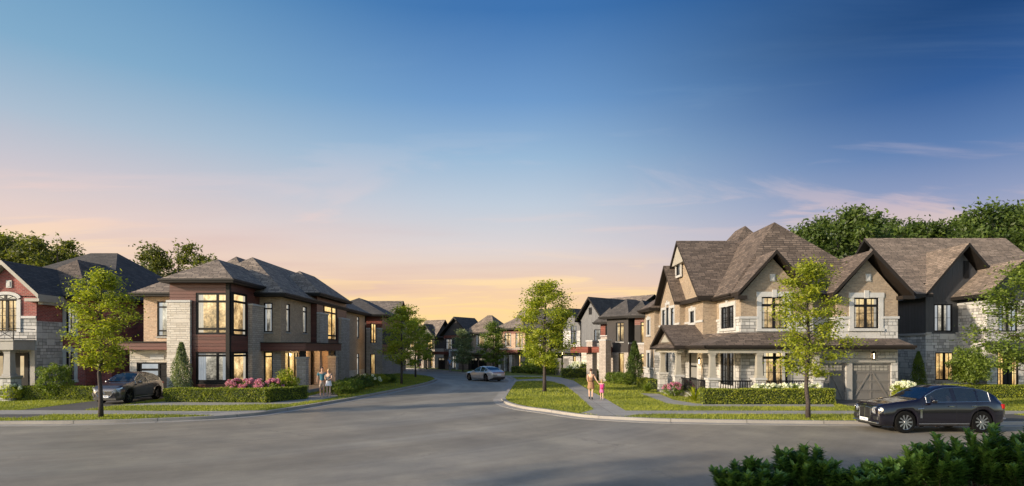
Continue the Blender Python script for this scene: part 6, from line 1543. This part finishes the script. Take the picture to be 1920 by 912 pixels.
def person(label, loc, rz, H=1.75, male=True, hd=1.18, armL=None, armR=None, legs=((.0,0),(.0,0)), skin='skin', hair='hair_dark', long=False, top='cl_white', bottom='cl_khaki', kind='shorts', shoes='shoe_dark', group=None, seated=False, headturn=0, cat='person'):
    """stands at the origin facing -y; armL/armR: (elbow, wrist) in metres at H=1; legs: forward swing (thigh, shin) per side"""
    k = H; sw = .118 if male else .104; hw = .052 if male else .055
    z = lambda v: v*k
    hip = (0,0,z(.52)); P_ = lambda x,y,w: (x*k,y*k,w*k)
    arms = {}
    for s, a in ((1,armL),(-1,armR)):
        if a is None: a = ((s*(sw+.03),.0,.66),(s*(sw+.045),-.03,.52))
        arms[s] = a
    if seated: legp = {s: ((s*.055,-.24,.53),(s*.06,-.27,.30),(s*.06,-.35,.28)) for s in (1,-1)}
    else:
        legp = {}
        for s, (f, b_) in zip((1,-1), legs):
            kn = (s*.055, -f, .285); an = (s*.05, -f+b_, .045 if b_ < .1 else .07); legp[s] = (kn, an, (s*.055, an[1]-.075, .018))
    tr = [(P_(0,0,.52),(.088*k,.060*k)),(P_(0,.0,.60),(.074*k,.055*k)),(P_(0,0,.70),(.086*k,.058*k)),(P_(0,.005,.79),(.090*k,.052*k)),(P_(0,.004,.832),(.045*k,.036*k)),(P_(0,-.004,.862),(.028*k,.028*k)),(P_(0,-.012,.895),(.039*k*hd,.046*k*hd)),(P_(0,-.014,.94),(.043*k*hd,.052*k*hd)),(P_(0,-.004,.98),(.030*k*hd,.036*k*hd))]
    ch = [tr]; nose = P_(0,-.014-.060,.925)
    ch.append([tr[7],(P_(0,-.045,.930),.012*k),(nose,.006*k)])
    hands = []
    for s in (1,-1):
        el, wr = arms[s]; sh = P_(s*sw,.004,.805)
        d = (Vector(wr)-Vector(el)).normalized(); hp = Vector(wr)+d*.045
        ch.append([tr[3],(sh,.034*k),((Vector(sh)+Vector(P_(*el)))/2,.029*k),(P_(*el),.023*k),((Vector(P_(*el))*.5+Vector(P_(*wr))*.5),.021*k),(P_(*wr),.014*k),(tuple(hp*k),(.018*k,.012*k))])
        sd = d.cross(Vector((0,0,1))) if abs(d.z) < .9 else Vector((0,1,0)); sd.normalize()
        for i in range(4):
            o_ = sd*(-.016+i*.0105); ln = (.036,.042,.040,.031)[i]; a_ = hp+o_*.8; m_ = hp+o_+d*ln*.6; e_ = hp+o_+d*ln+Vector((0,-.008,-.004))
            hands.append([(tuple(a_*k),.0052*k),(tuple(m_*k),.0048*k),(tuple(e_*k),.004*k)])
        th = hp-d*.018+sd*.02; hands.append([(tuple((hp-d*.02)*k),.006*k),(tuple((th+sd*.008+d*.01)*k),.0055*k),(tuple((th+sd*.012+d*.026)*k),.0045*k)])
    for s in (1,-1):
        kn, an, toe = legp[s]; hj = P_(s*hw,0,.50)
        kv, av = Vector(P_(*kn)), Vector(P_(*an))
        ch.append([tr[0],(hj,.052*k),((Vector(hj)*.5+kv*.5),.042*k),(tuple(kv),.030*k),(tuple(kv*.65+av*.35),.030*k),(tuple(av),.018*k),(P_(*toe),(.019*k,.014*k))])
    body = skin_obj('person', ch, M[skin]); tag(body, label, cat, group)
    for h in hands[::1]: pass
    ho = skin_obj('finger', [hands[0]], M[skin], body, sub=1); 
    for h in hands[1:]: skin_obj('finger', [h], M[skin], body, sub=1)
    # hair
    hc = [[(P_(0,.014,.915),(.040*k*hd,.036*k*hd)),(P_(0,.014,.95),(.047*k*hd,.047*k*hd)),(P_(0,.004,.985),(.042*k*hd,.047*k*hd)),(P_(0,-.020,.999),(.027*k*hd,.028*k*hd))]]
    if long: hc.append([(P_(0,.014,.915),(.040*k*hd,.036*k*hd)),(P_(0,.032,.885),(.042*k*hd,.026*k)),(P_(0,.040,.84),(.038*k*hd,.020*k))])
    skin_obj('hair', hc, M[hair], body)
    for s in (1,-1):
        e = MB(); e.lathe([(0,0),(.006*k,.001),(0,.004)],8,c=(s*.017*k*hd,-.014*k-.052*k*hd,.94*k),axis='y'); e.build('eye', M['shoe_dark'], body, local=True)
    e = MB(); e.box(-.014*k,.014*k,-.012*k-.047*k*hd,-.012*k-.043*k*hd,.902*k,.908*k); e.build('mouth', M['cl_red'], body, local=True)
    # clothes: the same skeleton a little fatter
    f = 1.13
    tc = [[(P_(0,0,.50 if male else .56),(.094*k,.068*k)),(P_(0,.0,.60),(.082*k,.062*k)),(P_(0,0,.70),(.094*k,.066*k)),(P_(0,.005,.79),(.098*k,.060*k)),(P_(0,.004,.828),(.05*k,.040*k))]]
    for s in (1,-1):
        el, wr = arms[s]; sh = P_(s*sw,.004,.805); q = Vector(sh).lerp(Vector(P_(*el)), .75 if male else .4)
        tc.append([tc[0][3],(sh,.042*k),(tuple(q),.036*k)])
    skin_obj('shirt' if kind != 'dress' else 'dress_top', tc, M[top], body)
    if kind == 'shorts':
        sc_ = [[(P_(0,0,.545),(.094*k,.068*k)),(P_(0,0,.50),(.090*k,.066*k))]]
        for s in (1,-1):
            kn = Vector(P_(*legp[s][0])); hj = Vector(P_(s*hw,0,.48)); sc_.append([(P_(0,0,.50),(.090*k,.066*k)),(tuple(hj),.060*k),(tuple(hj.lerp(kn,.85)),.050*k)])
        skin_obj('shorts', sc_, M[bottom], body)
    elif kind == 'trousers':
        sc_ = [[(P_(0,0,.545),(.094*k,.068*k)),(P_(0,0,.50),(.090*k,.066*k))]]
        for s in (1,-1):
            kn = Vector(P_(*legp[s][0])); an = Vector(P_(*legp[s][1])); hj = Vector(P_(s*hw,0,.48)); sc_.append([(P_(0,0,.50),(.090*k,.066*k)),(tuple(hj),.060*k),(tuple(kn),.040*k),(tuple(an+Vector((0,0,.02))),.030*k)])
        skin_obj('trousers', sc_, M[bottom], body)
    else:
        b = MB(); n = 20; prof = [(.60,.076,.060),(.55,.092,.072),(.48,.104,.084),(.40 if kind == 'skirt' else .36,.118,.100)]
        vs = []
        for zz, rx, ry in prof:
            for j in range(n): a = 2*PI*j/n; w = 1+.05*math.sin(a*6)*(.62-zz)*5; vs.append((rx*k*math.cos(a)*w, ry*k*math.sin(a)*w, zz*k))
        fs = [(i*n+j, i*n+(j+1)%n, (i+1)*n+(j+1)%n, (i+1)*n+j) for i in range(len(prof)-1) for j in range(n)]
        b.add(vs, fs); b.build('skirt', M[bottom], body, smooth=True, local=True)
        b = MB(); b.lathe([(.080*k,.585*k),(.083*k,.60*k),(.080*k,.615*k)], 16); b.build('belt', M['hair_brown'], body, local=True)
    for s in (1,-1):
        an, toe = Vector(P_(*legp[s][1])), Vector(P_(*legp[s][2]))
        hz = .05*k if shoes == 'shoe_dark' and not male else .0
        skin_obj('shoe', [[(tuple(an+Vector((0,.012*k,hz))),.024*k),(tuple(an+Vector((0,.008*k,-.018*k))),(.026*k,.022*k)),(tuple(toe+Vector((0,-.002,.004))),(.026*k,.020*k))]], M[shoes], body)
    body.location = loc; body.rotation_euler.z = rz
    return body
x, y = g(604,744)
pg = 'couple standing before the lit entry wall'
person('man in an open teal shirt and khaki shorts standing with his arm round a woman', (x,y,0), R(18), 1.80, True, armL=((.135,.01,.70),(.235,.02,.735)), armR=((-.15,.0,.66),(-.16,-.02,.52)), top='cl_teal', bottom='cl_khaki', shoes='shoe_light', group=pg)
x, y = g(616,744.5)
person('woman in a white skirt and grey top standing beside the man in teal', (x,y,0), R(-8), 1.70, False, armL=((.135,-.02,.67),(.05,-.11,.62)), armR=((-.13,-.01,.67),(-.05,-.11,.62)), top='cl_grey', bottom='cl_white', kind='skirt', skin='skin2', hair='hair_blond', long=True, shoes='shoe_light', group=pg)
wx, wy = g(1108,749.5)
wg = 'woman and girl walking hand in hand'
person('woman in a brown belted dress walking hand in hand with a girl', (wx,wy,.01), R(166), 1.76, False, armL=((-.0+.115,.01,.68),(.09,-.03,.55)), armR=((-.155,-.005,.67),(-.225,-.01,.555)), legs=((.04,.02),(-.03,.08)), top='cl_brown', bottom='cl_brown', kind='dress', skin='skin2', hair='hair_brown', long=False, shoes='shoe_dark', group=wg)
gx_, gy_ = g(1128.5,750)
girl = person('small girl in a pink dress holding the hand of the woman', (gx_,gy_,.01), R(172), 1.14, False, 1.62, armL=((.16,.0,.80),(.20,.0,.88)), armR=((-.13,-.01,.68),(-.13,-.05,.58)), legs=((.05,.02),(-.03,.07)), top='cl_pink', bottom='cl_pink', kind='dress', skin='skin2', hair='hair_blond', long=True, shoes='shoe_light', group=wg)
b = MB(); b.box(-.11,.11,.07,.20,.62,.88); bp = b.build('backpack', M['cl_hot'], None, local=True, bevel=.045, smooth=True); tag(bp, 'hot pink backpack on the back of the small girl', 'backpack')
bp.location = (gx_,gy_,.01); bp.rotation_euler.z = R(172)
st2 = MB(); 
for s in (-1,1): st2.tube([(s*.07,.10,.86),(s*.075,.0,.915),(s*.075,-.075,.84),(s*.08,.0,.70)], .012, 5)
st2.build('strap', M['cl_hot'], bp, local=True)
person('distant person in a blue shirt standing before the pale doorway in the far row', (xat(843.5,76),76,0), R(-20), 1.9, True, top='cl_blue', bottom='cl_grey', kind='trousers', group=None)
person('distant person in dark clothes on the far sidewalk by the small gabled house', (xat(788,80),80,0), R(30), 1.85, True, top='cl_grey', bottom='cl_red', kind='shorts', group=None)
# two people in the black car
for q, (lx, nm) in enumerate(((2.40,'driver of the black SUV seen through the front side window'),(3.05,'passenger seated behind the driver of the black SUV'))):
    o = person(nm, (0,0,0), 0, 1.62, q == 0, armL=((.15,-.05,.70),(.12,-.2,.72)), armR=((-.15,-.05,.70),(-.12,-.2,.72)), seated=True, top='cl_white' if q == 0 else 'cl_grey', bottom='cl_grey', kind='trousers', hair='hair_brown', group='people sitting in the black SUV')
    a = R(.4); yy = -.37; lx *= .935; o.location = (BX+lx*math.cos(a)-yy*math.sin(a), BY+lx*math.sin(a)+yy*math.cos(a), ROADZ-.26); o.rotation_euler.z = a-PI/2
